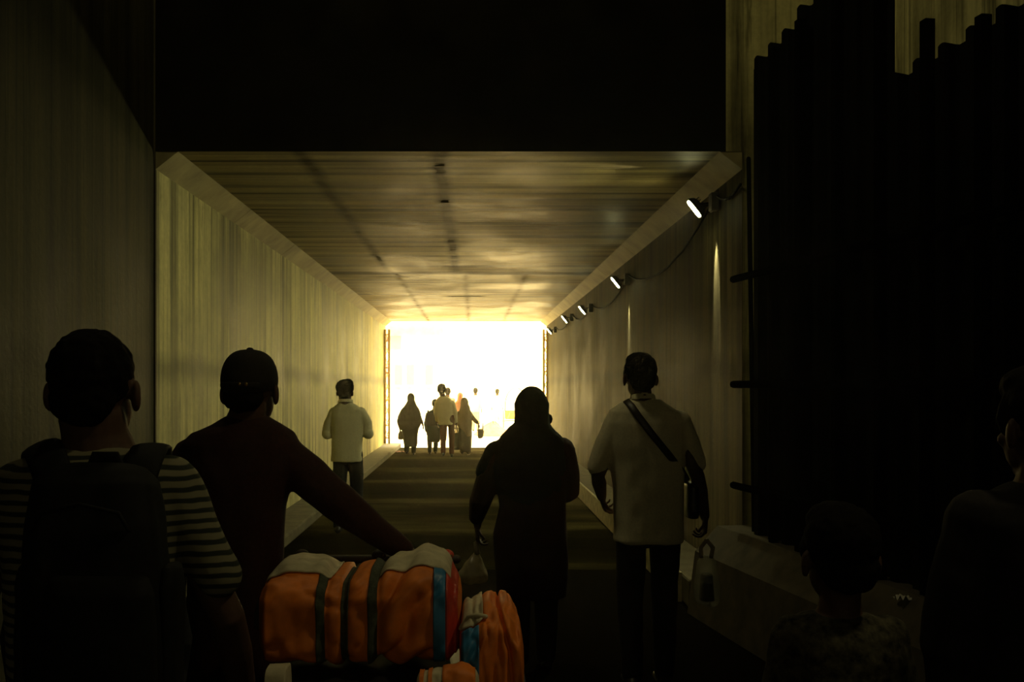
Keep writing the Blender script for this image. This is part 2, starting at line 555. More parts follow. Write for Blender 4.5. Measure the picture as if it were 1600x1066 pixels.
# the ground and buildings outside, drowned in glare
g = Geo().quad((-25, YF, -0.02), (25, YF, -0.02), (25, 75, -0.02), (-25, 75, -0.02))
struct(g, 'ground', M['dust'], 'glaring pale ground outside the far mouth', 'ground')
g = Geo()
for x0, z0, x1, z1 in ((-14, 0, XL - 0.4, 8), (XR + 0.9, 0, 14, 8), (XL - 0.4, ZC + 0.5, XR + 0.9, 8)):
    g.add(slab(x0, YF - 0.3, z0, x1, YF, z1).v, slab(0, 0, 0, 1, 1, 1).f)
struct(g, 'wall_back', M['plaster'], 'outer face around the far mouth of the tunnel', 'wall')

g = Geo()
R0 = 46.0
g.grid(lambda u, v: Vector((R0 * math.cos(PI * u) * math.cos(PI / 2 * v * 0.98), YF + 0.4 + R0 * math.sin(PI * u) * math.cos(PI / 2 * v * 0.98), -0.6 + R0 * math.sin(PI / 2 * v * 0.98))), 24, 10)
SKY = emission('bright_hazy_sky', (1.0, 0.76, 0.26), 11.0)
struct(g, 'sky', SKY, 'blown-out bright sky beyond the far mouth', 'sky', smooth=True)

# ---------------------------------------------------------------- floodlights on the right wall
LAMPS = [
    (8.17, 3.11, 'nearest and largest lit floodlight, on the right wall close to the fence'),
    (12.67, 2.97, 'second lit floodlight from the near end of the right wall'),
    (16.53, 2.91, 'third lit floodlight from the near end of the right wall'),
    (19.70, 2.97, 'fourth lit floodlight from the near end, next before the farthest one'),
    (23.58, 2.95, 'farthest lit floodlight, beside the top of the right gate'),
]


def rot_from(nrm, up=Vector((0, 1, 0))):
    z = Vector(nrm).normalized()
    x = up.cross(z).normalized()
    y = z.cross(x)
    return Matrix((x, y, z)).transposed()


LN = Vector((-0.78, -0.05, -0.62))
LS = 0.85
LR = rot_from(LN)       # local z = beam, local y ~ along the tunnel, local x = long side of the glass


def floodlight(y, z, label):
    root = thing('floodlight', label, 'floodlight', (1.83, y, z), 'floodlights along the right wall')
    T = lambda p: LR @ (Vector(p) * LS)
    g = Geo()
    rings = []
    for zz, sx, sy in ((-0.062, 0.05, 0.03), (-0.045, 0.085, 0.045), (-0.012, 0.108, 0.055), (0.0, 0.112, 0.058), (0.012, 0.112, 0.058)):
        rings.append([T((sx * math.copysign(abs(math.cos(a)) ** 0.5, math.cos(a)), sy * math.copysign(abs(math.sin(a)) ** 0.5, math.sin(a)), zz)) for a in [2 * PI * j / 28 for j in range(28)]])
    g.loops(rings)
    build(g, 'housing', M['housing'], root)
    g = Geo()
    for k in range(5):
        g.box(T((-0.06 + 0.03 * k, 0, -0.066)), (0.006, 0.06, 0.03), LR)
    build(g, 'cooling_fins', M['housing'], root, smooth=False)
    g = Geo()
    rings = []
    for zz, s in ((0.0125, 1.0), (0.02, 0.97), (0.023, 0.85)):
        rings.append([T((0.098 * s * math.copysign(abs(math.cos(a)) ** 0.5, math.cos(a)), 0.040 * s * math.copysign(abs(math.sin(a)) ** 0.5, math.sin(a)), zz)) for a in [2 * PI * j / 28 for j in range(28)]])
    g.loops(rings)
    build(g, 'glass', M['lens'], root)['label'] = 'glowing white glass'
    g = Geo()
    wx = XR - 1.83
    g.limb([T((0, -0.07, -0.03)), T((0, -0.07, -0.03)) + Vector((0.06, 0, 0.01)), Vector((wx - 0.015, -0.03, 0.03))], [0.009] * 3, 8)
    g.limb([T((0, 0.07, -0.03)), T((0, 0.07, -0.03)) + Vector((0.06, 0, 0.01)), Vector((wx - 0.015, 0.03, 0.03))], [0.009] * 3, 8)
    g.box((wx - 0.008, 0, 0.03), (0.014, 0.12, 0.12))
    build(g, 'bracket', M['housing'], root)
    g = Geo()
    g.box((wx - 0.035, -0.16, 0.02), (0.068, 0.1, 0.14))
    build(g, 'junction_box', M['housing'], root, bevel=0.008)
    return root


for y, z, lab in LAMPS:
    floodlight(y, z, lab)


def sag(a, b, drop, n=14):
    a, b = Vector(a), Vector(b)
    return [a.lerp(b, i / n) + Vector((0, 0, -drop * 4 * (i / n) * (1 - i / n) + 0.012 * noise.noise(Vector((i * 0.9, a.y, 0))))) for i in range(n + 1)]


g = Geo()
cx = XR - 0.02
stops = [(cx + 0.0, YN - 0.02, 3.12)] + [(cx, y - 0.16, z + 0.07) for y, z, _ in LAMPS]
drops = (0.06, 0.28, 0.2, 0.16, 0.14)
path = []
for (a, b, d) in zip(stops[:-1], stops[1:], drops):
    path += sag(a, b, d)[(0 if not path else 1):]
g.limb(path, [0.011] * len(path), 8)
tag(build(g, 'power_cable', M['cable']), 'black cable drooping from floodlight to floodlight along the right wall', 'cable')

# ---------------------------------------------------------------- folded gates at the far mouth
def gate(px0, px1, label):
    Y = YF - 0.5
    a, b = pt(px0, 690, Y), pt(px1, 690, Y)
    top = EYE + (CY - 515) * Y / F
    base = 0.13 if px0 < 700 else 0.235
    root = thing('metal_gate', label, 'gate', (a.x, Y, base), 'folded gates at the far mouth')
    w = b.x - a.x
    H = top - base
    for x, r in ((0.0, 0.03), (w, 0.03)):
        build(Geo().limb([(x, 0, 0), (x, 0, H)], [r, r], 10, cap=False), 'post', M['gate'], root)
    for k, zz in enumerate((0.05, 0.16, 0.38, 0.62, 0.665, 0.9, 0.955)):
        build(Geo().box((w / 2, 0, H * zz), (w, 0.03, 0.03)), 'cross_bar', M['gate'], root, smooth=False)
    g = Geo()
    for k in range(9):                       # folded lattice behind the two uprights
        z0 = H * (0.03 + k * 0.105)
        g.limb([(0, 0.05, z0), (w, 0.05, z0 + H * 0.1)], [0.009] * 2, 6)
        g.limb([(w, 0.065, z0), (0, 0.065, z0 + H * 0.1)], [0.009] * 2, 6)
    build(g, 'lattice', M['gate'], root)


gate(601.5, 608, 'folded glow-tinted gate standing against the left wall at the far mouth')
gate(849.5, 855, 'folded glow-tinted gate standing against the right wall at the far mouth')

# ---------------------------------------------------------------- corrugated fence on the right
FA = Vector((1.965, 6.95, 0))
FD = Vector((0.154, -1.0, 0)).normalized()
FN = Vector((-FD.y, FD.x, 0))
if FN.x > 0:
    FN = -FN                                  # towards the walkway


def fy(Y):                                    # distance along the fence of the point with depth Y
    return (6.95 - Y) / abs(FD.y)


PLZ = 0.63
root = thing('corrugated_fence', 'tall black corrugated iron fence on posts along the right side', 'fence', FA)


def corrugated(s0, s1, top0, top1, bot=PLZ - 0.01):
    g = Geo()
    n = int((s1 - s0) / 0.0138)
    fr, bk = [], []
    for i in range(n + 1):
        s = s0 + (s1 - s0) * i / n
        ph = (s / 0.205) % 1.0
        # trapezoid rib
        t = 0.0 if ph < 0.42 else (ph - 0.42) / 0.12 if ph < 0.54 else 1.0 if ph < 0.86 else (1 - ph) / 0.14
        off = 0.048 * t
        zt = top0 + (top1 - top0) * i / n + 0.03 * math.sin(PI * min(1, max(0, (ph - 0.4) / 0.6)))
        p = FD * s + FN * off
        fr.append((p, zt))
    for (p, zt) in fr:
        bk.append((p - FN * 0.0025, zt))
    vs = []
    for p, zt in fr:
        vs += [Vector((p.x, p.y, bot)), Vector((p.x, p.y, zt))]
    m = len(vs)
    for p, zt in bk:
        vs += [Vector((p.x, p.y, bot)), Vector((p.x, p.y, zt))]
    fs = []
    for i in range(n):
        a = 2 * i
        fs += [(a, a + 2, a + 3, a + 1), (m + a, m + a + 1, m + a + 3, m + a + 2), (a + 1, a + 3, m + a + 3, m + a + 1), (a, m + a, m + a + 2, a + 2)]
    fs += [(0, 1, m + 1, m), (2 * n, m + 2 * n, m + 2 * n + 1, 2 * n + 1)]
    return g.add(vs, fs)


tall = [(0.0, 0.62, 3.86, 3.92), (0.62, 1.26, 3.97, 4.05), (1.26, fy(5.18), 4.10, 4.16)]
low = [(fy(5.18), 2.58, 3.25, 3.28), (2.58, 3.24, 3.29, 3.33), (3.24, 3.9, 3.36, 3.38), (3.9, 4.56, 3.39, 3.40), (4.56, 5.22, 3.40, 3.42), (5.22, 5.9, 3.4, 3.44)]
for s0, s1, t0, t1 in tall + low:
    build(corrugated(s0, s1, t0, t1), 'corrugated_sheet', M['sheet'], root, smooth=False, fix=False)
for px, top in ((1226, 3.85), (1268, 3.9), (1327, 4.0), (1396, 4.0), (1471, 3.43), (1560, 3.3)):
    # depth of the fence line at that bearing
    k = (px - CX) / F
    Y = (1.965 + 0.154 * 6.95) / (k + 0.154)
    s = fy(Y)
    p = FD * s + FN * 0.075
    build(Geo().box((p.x, p.y, (top + PLZ) / 2 - 0.005), (0.05, 0.05, top - PLZ + 0.01), Matrix.Rotation(math.atan2(FD.y, FD.x), 3, 'Z')), 'post', M['post'], root, smooth=False)
for z in (0.95, 1.66, 2.40):
    a, b = FD * -0.08 + FN * 0.115, FD * 5.7 + FN * 0.115
    build(Geo().limb([(a.x, a.y, z), (b.x, b.y, z)], [0.026] * 2, 8), 'rail', M['post'], root)
build(Geo().limb([(0.01, 0.02, PLZ), (-0.03, 0.02, 3.24)], [0.018, 0.016], 8), 'end_pole', M['post'], root)

g = Geo()
pl = []
for s in (-0.33, 5.95):
    c = FA + FD * s
    pl.append([c + FN * 0.36 + Vector((0, 0, 0)), c + FN * 0.30 + Vector((0, 0, 0.45)), c + FN * 0.13 + Vector((0, 0, PLZ)), c - FN * 0.15 + Vector((0, 0, PLZ)), c - FN * 0.15])
g.loops(pl)
struct(g, 'trim_6', M['plinth'], 'low concrete plinth under the corrugated fence', 'plinth')

for i, (px, py, lab) in enumerate(((1469, 930, 'scrap of pale litter at the foot of the fence, the farther of the two'), (1505, 943, 'scrap of pale litter at the foot of the fence, the nearer of the two'))):
    Y = 4.9 - 0.45 * i
    # on the plinth's inner top edge
    c = FA + FD * fy(Y) + FN * 0.16
    g = Geo()
    g.grid(lambda u, v: Vector(((u - 0.5) * 0.11, (v - 0.5) * 0.07, 0.006 + 0.022 * abs(noise.noise(Vector((u * 4 + i * 7, v * 4, i))) * 2))), 8, 6)
    me = build(g, 'litter', M['paper'], loc=(c.x, c.y, PLZ - 0.03))
    tag(me, lab, 'litter', 'litter along the plinth', kind='thing')


g = Geo()
g.grid(lambda u, v: Vector(((u - 0.5) * 0.3, (v - 0.5) * 0.16, 0.012 + 0.05 * abs(noise.noise(Vector((u * 3, v * 3, 5)))))), 10, 6)
lt = build(g, 'litter', M['rust'], loc=(pt(623, 706, 24.6).x, 24.6, 0.0))
tag(lt, 'crumpled red-brown scrap on the ground by the left kerb near the far mouth', 'litter', kind='thing')

# ---------------------------------------------------------------- people
def hand(g, w, d, n, side, curl=0.5, k=1.0):
    """palm, four bent fingers and a thumb; w wrist, d along the hand, n where the palm faces, side +1/-1 for the thumb"""
    d = Vector(d).normalized()
    n = Vector(n)
    n = (n - d * n.dot(d)).normalized()
    b = d.cross(n) * side
    w = Vector(w)
    g.limb([w - d * 0.02 * k, w + d * 0.03 * k, w + d * 0.088 * k], [(0.027 * k, 0.02 * k), (0.038 * k, 0.017 * k), (0.041 * k, 0.013 * k)], 14, side=b)
    for i, (ln, sp) in enumerate(((0.072, 0.033), (0.080, 0.0115), (0.074, -0.0105), (0.058, -0.0315))):
        p = w + d * (0.086 - 0.004 * abs(i - 1)) * k + b * sp * k
        ang = 0.25 * curl
        pts, rad = [p - d * 0.015 * k, p], [0.0085 * k, 0.0088 * k]
        for q, (fr, da) in enumerate(((0.44, 0.55), (0.32, 1.0), (0.24, 0.7))):
            ang += da * curl * (1 + 0.12 * (i - 1.5))
            dd = (d * math.cos(ang) + n * math.sin(ang) + b * sp * 1.2).normalized()
            p = p + dd * ln * fr * k
            pts.append(p)
            rad.append((0.0082 - 0.0006 * q) * k)
        g.limb(pts, rad, 8)
    p = w + d * 0.022 * k + b * 0.03 * k
    d1 = (d * 0.65 + b * 0.62 + n * 0.35).normalized()
    d2 = (d * 0.8 + b * 0.1 + n * (0.3 + 0.5 * curl)).normalized()
    g.limb([p - b * 0.012 * k, p + d1 * 0.042 * k, p + d1 * 0.042 * k + d2 * 0.032 * k], [0.0125 * k, 0.0105 * k, 0.0085 * k], 8)


class Figure:
    def __init__(self, label, Y, px, group=None, k=1.0, voxel=0.006, cat='person'):
        self.Y, self.k, self.vx = Y, k, voxel
        self.x0 = (px - CX) * Y / F
        self.root = thing('person', label, cat, (self.x0, Y, 0), group)
        self.body = Geo()

    def p(self, px, py, dy=0.0):
        q = pt(px, py, self.Y + dy)
        return Vector((q.x - self.x0, dy, q.z))

    def ring(self, py, l, r, ry, dy=0.0):
        a, b = self.p(l, py, dy), self.p(r, py, dy)
        return ((a.x + b.x) / 2, dy, a.z, (b.x - a.x) / 2, ry)

    def head(self, c, yaw=0.0, tilt=0.0, k=None, ears=True):
        k = k or self.k
        R = Matrix.Rotation(yaw, 3, 'Z') @ Matrix.Rotation(tilt, 3, 'X')
        c = Vector(c)
        self.hc, self.hR, self.hk = c, R, k
        T = lambda p: c + R @ (Vector(p) * k)
        g = self.body
        E = lambda p, r: g.ell(T(p), tuple(v * k for v in r), R)
        E((0, -0.012, 0.025), (0.076, 0.095, 0.086))
        E((0, 0.022, -0.04), (0.062, 0.070, 0.072))
        E((0, 0.055, -0.092), (0.030, 0.026, 0.02))
        E((0, 0.066, 0.026), (0.054, 0.026, 0.015))
        E((0, 0.084, -0.058), (0.026, 0.013, 0.009))
        for s in (-1, 1):
            E((s * 0.038, 0.062, -0.028), (0.022, 0.024, 0.018))
        g.limb([T((0, 0.085, 0.012)), T((0, 0.103, -0.02)), T((0, 0.108, -0.034))], [0.009 * k, 0.013 * k, 0.016 * k], 10)
        if ears:
            for s in (-1, 1):
                g.ell(T((s * 0.083, -0.006, -0.014)), (0.010 * k, 0.020 * k, 0.032 * k), R @ Matrix.Rotation(s * 0.35, 3, 'Z'))
        for s in (-1, 1):
            e = Geo().ell(T((s * 0.031, 0.083, 0.004)), (0.0125 * k,) * 3, n=12, m=8)
            build(e, 'eye', M['eye'], self.root)

    def neck(self, base, r=0.056):
        g = self.body
        k = self.k
        fat = 1 + max(0, self.vx - 0.006) * 25
        top = self.hc + self.hR @ Vector((0, -0.012, -0.05)) * self.hk
        g.limb([base, Vector(base).lerp(top, 0.55), top], [r * 1.2 * k, r * k * fat, r * k * fat], 16)

    def torso(self, rings, f=0.86):
        self.body.stack([(x, y, z, rx * f, ry * f) for x, y, z, rx, ry in rings], 28)

    def arm(self, sh, el, wr, hd=None, palm=(0, 1, 0), side=1, curl=0.5, r=1.0):
        g = self.body
        k = self.k * r
        sh, el, wr = Vector(sh), Vector(el), Vector(wr)
        sh = Vector((sh.x * 0.86, sh.y, sh.z - 0.02 * self.k))
        g.limb([sh, sh.lerp(el, 0.4), el, el.lerp(wr, 0.35), wr], [0.040 * k, 0.039 * k, 0.035 * k, 0.037 * k, 0.025 * k], 14)
        d = Vector(hd) if hd is not None else (wr - el)
        hand(g, wr, d, palm, side, curl, self.k)

    def legs(self, hipz, cx=0.0, stance=0.095, stride=0.1, kneez=None, dyc=0.0, flare=1.0, mat=None, shoes=None, toe=0.0, thigh=0.088, top=None):
        """bare legs into the body, trousers and shoes as children"""
        g, k = self.body, self.k
        tr = Geo()
        kneez = kneez or hipz * 0.53
        self.feet = []
        for s in (-1, 1):
            st = stride * s
            hip = Vector((cx + s * stance * 0.9, dyc, hipz))
            kn = Vector((cx + s * stance, dyc + st * 0.5 + 0.03, kneez))
            an = Vector((cx + s * stance * (1 + toe), dyc + st, 0.09 * k + (0.04 if st < -0.05 else 0)))
            lift = an.z - 0.09 * k
            g.limb([hip, kn, an], [0.075 * k, 0.05 * k, 0.034 * k], 14)
            g.ell(an + Vector((0, 0.065 * k, -0.055 * k)), (0.034 * k, 0.105 * k, 0.028 * k))
            tr.limb([hip + Vector((0, 0, 0.03)), hip.lerp(kn, 0.5), kn, kn.lerp(an, 0.6), an + Vector((0, 0, 0.0))], [thigh * k, thigh * 0.9 * k * flare, 0.07 * k * flare, 0.064 * k * flare, 0.056 * k * flare], 16)
            sg = Geo()
            sg.limb([an + Vector((0, -0.045 * k, -0.05 * k)), an + Vector((0, 0.05 * k, -0.045 * k)), an + Vector((0, 0.16 * k, -0.062 * k))], [(0.036 * k, 0.038 * k), (0.042 * k, 0.044 * k), (0.038 * k, 0.027 * k)], 14, side=(1, 0, 0))
            sg.limb([an + Vector((0, -0.012 * k, -0.03 * k)), an + Vector((0, -0.008 * k, 0.015 * k))], [0.044 * k, 0.042 * k], 12)
            if lift < 0.01:
                for v in sg.v:
                    v.z = max(v.z, 0.004)
            build(sg, 'shoe', shoes or M['shoe'], self.root, voxel=max(0.006, self.vx), relax=2)
        tz = top or hipz + 0.14
        tr.stack([(cx, dyc, hipz - 0.07, stance * 1.5, 0.10 * k), (cx, dyc, hipz + 0.03, stance * 1.75, 0.112 * k), (cx, dyc, tz, stance * 1.55, 0.1 * k)], 24)
        build(tr, 'trousers', mat or M['black'], self.root, voxel=max(0.008, self.vx), wrinkle=(0.006 * k, (10, 10, 7), 2))
        g.stack([(cx, dyc, hipz - 0.06, stance * 1.3, 0.085 * k), (cx, dyc, hipz + 0.1, stance * 1.5, 0.09 * k)], 20)

    def hair(self, kind='short', mat=None, amp=0.004):
        k, R, c = self.hk * (1.015 + max(0, self.vx - 0.006) * 18), self.hR, self.hc
        T = lambda p: c + R @ (Vector(p) * k)
        h = Geo()
        E = lambda p, r: h.ell(T(p), tuple(v * k for v in r), R)
        if kind == 'crop':
            E((0, -0.018, 0.032), (0.0775, 0.094, 0.084))
            E((0, -0.06, -0.02), (0.062, 0.045, 0.05))
        else:
            E((0, -0.016, 0.042), (0.084, 0.100, 0.088))
            E((0, 0.02, 0.085), (0.070, 0.078, 0.045))
            E((0, -0.062, -0.015), (0.068, 0.048, 0.058))
            for s in (-1, 1):
                E((s * 0.066, 0.02, 0.02), (0.018, 0.03, 0.04))
            if kind == 'bushy':
                E((0, -0.012, 0.052), (0.097, 0.106, 0.082))
                E((0.03, 0.0, 0.085), (0.06, 0.08, 0.055))
            if kind == 'tuft':
                E((-0.026, 0.0, 0.105), (0.05, 0.06, 0.045))
                E((0.024, -0.02, 0.108), (0.05, 0.055, 0.05))
        return build(h, 'hair', mat or M['hair'], self.root, voxel=max(0.005, self.vx), relax=2, wrinkle=(amp * k, 45, 5))

    def garment(self, g, name, mat, amp=0.006, scale=(9, 9, 6), seed=1, voxel=None, relax=3, label=None):
        o = build(g, name, mat, self.root, voxel=voxel or max(0.008, self.vx), relax=relax, wrinkle=(amp, scale, seed))
        if label:
            o['label'] = label
        return o

    def done(self, mat=None):
        build(self.body, 'body', mat or M['skin'], self.root, voxel=self.vx, relax=2)


def collar_ring(f, c, z, r=0.062, h=0.03):
    g = Geo()
    rings = []
    for zz, rr in ((0, r * 1.12), (h, r)):
        rings.append([Vector((c.x + rr * math.cos(a), c.y + rr * math.sin(a) * 1.05, z + zz + 0.012 * math.sin(a) * -1)) for a in [2 * PI * j / 24 for j in range(24)]])
    for zz, rr in ((h, r * 0.93), (0, r * 1.02)):
        rings.append([Vector((c.x + rr * math.cos(a), c.y + rr * math.sin(a) * 1.05, z + zz + 0.012 * math.sin(a) * -1)) for a in [2 * PI * j / 24 for j in range(24)]])
    rings.append(rings[0])
    return g.loops(rings, caps=False)


# --- man in a striped jersey with the backpack, close on the left -----------------------------
f = Figure('man in striped jersey seen from behind, wearing a black backpack at far left', 2.0, 150, voxel=0.005)
tr1 = [f.ring(694, 110, 200, 0.062), f.ring(703, 84, 224, 0.078), f.ring(716, 42, 258, 0.095), f.ring(738, 8, 290, 0.112), f.ring(790, -2, 298, 0.122), f.ring(870, 8, 292, 0.126), f.ring(970, 16, 284, 0.122), f.ring(1080, 20, 280, 0.118), f.ring(1220, 14, 286, 0.125), f.ring(1262, 16, 284, 0.123)]
f.head(f.p(148, 608), yaw=0.0, k=1.03)
f.neck(f.p(154, 712), 0.064)
f.torso(tr1)
shR, elR, wrR = f.p(280, 758), f.p(356, 965, 0.02), f.p(385, 1105, 0.22)
shL, elL, wrL = f.p(18, 765), f.p(-58, 985, 0.02), f.p(-62, 1150, 0.16)
f.arm(shR, elR, wrR, (0.05, 0.9, -0.1), (0, -0.15, -1), -1, 0.95)
f.arm(shL, elL, wrL, (0, 0.7, -0.7), (1, 0, 0), 1, 0.6)
f.legs(0.90, stride=0.12, mat=M['navy'])
g = Geo().stack(tr1)
g.limb([f.p(262, 762), f.p(300, 828), f.p(341, 898)], [0.066, 0.057, 0.047])
g.limb([f.p(36, 768), f.p(-2, 835), f.p(-42, 905)], [0.066, 0.057, 0.047])
f.garment(g, 'jersey', M['stripe'], 0.006, (8, 8, 6), 3, label='striped short-sleeved jersey')
f.hair('crop')
f.done()

# backpack (a thing of its own, worn)
BY = 1.80
bx = (150 - CX) * BY / F
bp = thing('backpack', 'black backpack worn by the man in the striped jersey', 'backpack', (bx, BY, 0.0))
def bring(py, l, r, ry, dy=0.0):
    a, b = pt(l, py, BY + dy), pt(r, py, BY + dy)
    return ((a.x + b.x) / 2 - bx, dy, a.z, (b.x - a.x) / 2, ry)
g = Geo().stack([bring(722, 108, 196, 0.03, 0.04), bring(732, 78, 226, 0.05, 0.03), bring(752, 60, 246, 0.065, 0.015), bring(820, 52, 256, 0.075, 0.0), bring(920, 48, 262, 0.085, -0.01), bring(1030, 46, 266, 0.09, -0.01), bring(1130, 52, 262, 0.085, -0.01), bring(1165, 66, 248, 0.07, 0.0)], 32, 3.2)
build(g, 'main_bag', M['pack'], bp, voxel=0.007, relax=5, wrinkle=(0.008, (9, 9, 5), 4))
g = Geo().stack([bring(900, 80, 228, 0.03, -0.085), bring(925, 70, 240, 0.04, -0.09), bring(1060, 68, 244, 0.045, -0.095), bring(1120, 76, 236, 0.035, -0.09)], 28, 3)
build(g, 'front_pocket', M['pack'], bp, voxel=0.007, wrinkle=(0.005, 9, 6))
for s, l, r in ((-1, 34, 66), (1, 250, 284)):
    g = Geo().stack([bring(880, l + 6, r - 4, 0.035), bring(910, l, r, 0.05), bring(1080, l, r, 0.05), bring(1120, l + 6, r - 6, 0.035)], 20, 2.6)
    build(g, 'side_pocket', M['pack'], bp, voxel=0.007, wrinkle=(0.006, 9, 7))
for s in (-1, 1):
    px = 150 + s * 78
    def bl(px_, py_, Y_):
        q = pt(px_, py_, Y_)
        return Vector((q.x - bx, Y_ - BY, q.z))
    # broad padded strap: up the back, over the shoulder, down the chest and round under the arm
    pts = [bl(150 + s * 62, 760, 1.86), bl(150 + s * 74, 722, 1.885), bl(150 + s * 84, 700, 1.95), bl(150 + s * 90, 699, 2.03), bl(150 + s * 92, 722, 2.105), bl(150 + s * 98, 780, 2.15), bl(150 + s * 112, 900, 2.155), bl(150 + s * 138, 1000, 2.08), bl(150 + s * 128, 1080, 1.95), bl(150 + s * 108, 1110, 1.84)]
    build(Geo().limb(pts, [(0.036, 0.010)] * 6 + [(0.026, 0.007), (0.017, 0.004), (0.014, 0.003), (0.014, 0.003)], 12, side=(1, 0, 0)), 'shoulder_strap', M['pack'], bp)
g = Geo().limb([(-0.025, 0.05, 1.500), (-0.02, 0.047, 1.518), (0.02, 0.047, 1.518), (0.025, 0.05, 1.500)], [(0.011, 0.004)] * 4, 8)
build(g, 'grab_loop', M['pack'], bp)
g = Geo().limb([bring(800, 70, 240, 0.08)[0:1] and (-0.085, -0.075, 1.40), (-0.07, -0.082, 1.43), (0.0, -0.078, 1.445), (0.07, -0.082, 1.43), (0.085, -0.075, 1.40)], [0.004] * 5, 6)
build(g, 'zip', M['pack'], bp)

# --- man in a cap, arm stretched over the sacks ------------------------------------------------
f = Figure('man in dark cap and dark red shirt reaching his arm over the orange sack', 3.12, 370, voxel=0.005)
tr2 = [f.ring(650, 357, 416, 0.06), f.ring(663, 332, 438, 0.078), f.ring(676, 300, 458, 0.094), f.ring(694, 282, 470, 0.108), f.ring(735, 283, 464, 0.116), f.ring(790, 290, 446, 0.118), f.ring(860, 296, 442, 0.115), f.ring(940, 296, 440, 0.115), f.ring(1030, 290, 444, 0.122), f.ring(1050, 292, 442, 0.12)]
f.head(f.p(392, 610), yaw=-0.16, tilt=-0.04, k=1.02)
f.neck(f.p(382, 668), 0.058)
f.torso(tr2)
shR, elR, wrR = f.p(452, 718), f.p(545, 800, 0.0), f.p(636, 862, 0.02)
shL, elL, wrL = f.p(295, 716), f.p(262, 850), f.p(268, 960, 0.12)
f.arm(shR, elR, wrR, (0.8, 0.1, -0.62), (0, -0.35, -1), -1, 0.35)
f.arm(shL, elL, wrL, (0, 0.6, -0.8), (1, 0, 0), 1, 0.7)
f.legs(0.88, stride=0.1, mat=M['black'])
g = Geo().stack(tr2)
g.limb([f.p(440, 712), f.p(486, 748), f.p(514, 773), f.p(550, 803), f.p(590, 833), f.p(628, 859, 0.01)], [0.070, 0.067, 0.062, 0.057, 0.045, 0.037])
g.limb([f.p(300, 716), f.p(280, 780), f.p(262, 850), f.p(267, 945, 0.1)], [0.068, 0.062, 0.052, 0.036])
f.garment(g, 'shirt', M['maroon'], 0.006, (9, 9, 6), 5, label='dark red long-sleeved shirt')
f.hair('crop')
# cap: crown, peak in front, button on top, strap at the back
k, R, c = f.hk, f.hR, f.hc
T = lambda p: c + R @ (Vector(p) * k)
g = Geo()
rings = []
for i in range(13):
    a = PI / 2 * i / 12
    zz, rr = 0.030 + 0.094 * math.sin(a), math.cos(a) ** 0.72 if i < 12 else 0.03
    rings.append([T((0.0845 * rr * math.cos(b), -0.012 + 0.103 * rr * math.sin(b), zz)) for b in [2 * PI * j / 32 for j in range(32)]])
rings.insert(0, [T((0.082 * math.cos(b), -0.012 + 0.100 * math.sin(b), 0.0 + 0.012 * math.sin(b))) for b in [2 * PI * j / 32 for j in range(32)]])
g.loops(rings)
cap = build(g, 'cap', M['black'], f.root)
cap['label'] = 'dark cap with a button on top'
build(Geo().ell(T((0, -0.012, 0.125)), (0.011, 0.011, 0.006), R), 'button', M['black'], cap)
g = Geo()
rings = []
for t, w in ((0.0, 1.0), (0.35, 0.98), (0.7, 0.8), (0.95, 0.45), (1.0, 0.2)):
    y = 0.075 + 0.075 * t
    rings.append([T((0.054 * w * math.cos(b), y + 0.004 * math.sin(b), 0.018 - 0.012 * t - 0.02 * (w * math.cos(b)) ** 2 + 0.004 * math.sin(b))) for b in [2 * PI * j / 20 for j in range(20)]])
g.loops(rings)
build(g, 'peak', M['black'], cap)
g = Geo()
g.limb([T((0.0862 * math.sin(a), -0.012 - 0.104 * math.cos(a), 0.012)) for a in [(-0.75 + 1.5 * j / 10) for j in range(11)]], [(0.003, 0.009)] * 11, 8)
build(g, 'strap', M['black'], cap)
for xx in (0.12, 0.34):
    build(Geo().ell(T((0.088 * math.sin(xx), -0.012 - 0.107 * math.cos(xx), 0.014)), (0.006, 0.004, 0.006), R, 10, 7), 'buckle', M['brass'], cap)
f.done()

# --- woman in a black headscarf ------------------------------------------------------------------
f = Figure('woman in black headscarf and dark long tunic walking away, carrying a grey bag', 5.7, 832, voxel=0.006)
tr3 = [f.ring(664, 806, 858, 0.06), f.ring(676, 792, 872, 0.08), f.ring(700, 776, 886, 0.105), f.ring(740, 774, 888, 0.125), f.ring(790, 780, 884, 0.125), f.ring(835, 770, 887, 0.14), f.ring(880, 774, 889, 0.15), f.ring(925, 776, 886, 0.155), f.ring(931, 777, 885, 0.153)]
f.head(f.p(831, 636), yaw=0.0, k=0.96)
f.neck(f.p(831, 674), 0.05)
f.torso([r for r in tr3[:6]])
shL, elL, wrL = f.p(778, 705), f.p(751, 775, -0.02), f.p(746, 822, 0.03)
shR, elR, wrR = f.p(884, 703), f.p(895, 770, 0.02), f.p(868, 778, 0.2)
f.k = 0.92
f.arm(shL, elL, wrL, (0.02, 0.02, -1), (1, 0.1, 0), 1, 0.85)
f.arm(shR, elR, wrR, (-0.6, 0.8, 0.1), (-1, 0, 0), 1, 0.5)
f.legs(0.80, stride=0.09, stance=0.085, mat=M['black'], flare=1.15)
g = Geo().stack(tr3)
g.limb([f.p(786, 706), f.p(764, 745), f.p(750, 785), f.p(745, 808, 0.02)], [0.078, 0.073, 0.066, 0.046])
g.limb([f.p(878, 704), f.p(886, 740), f.p(889, 768, 0.02), f.p(872, 778, 0.16)], [0.076, 0.07, 0.062, 0.045])
f.garment(g, 'tunic', M['maroon'], 0.008, (8, 8, 3.5), 7, voxel=0.009, label='dark maroon knee-length tunic')
g = Geo()
g.ell(f.p(831, 637, -0.01), (0.098, 0.118, 0.122))
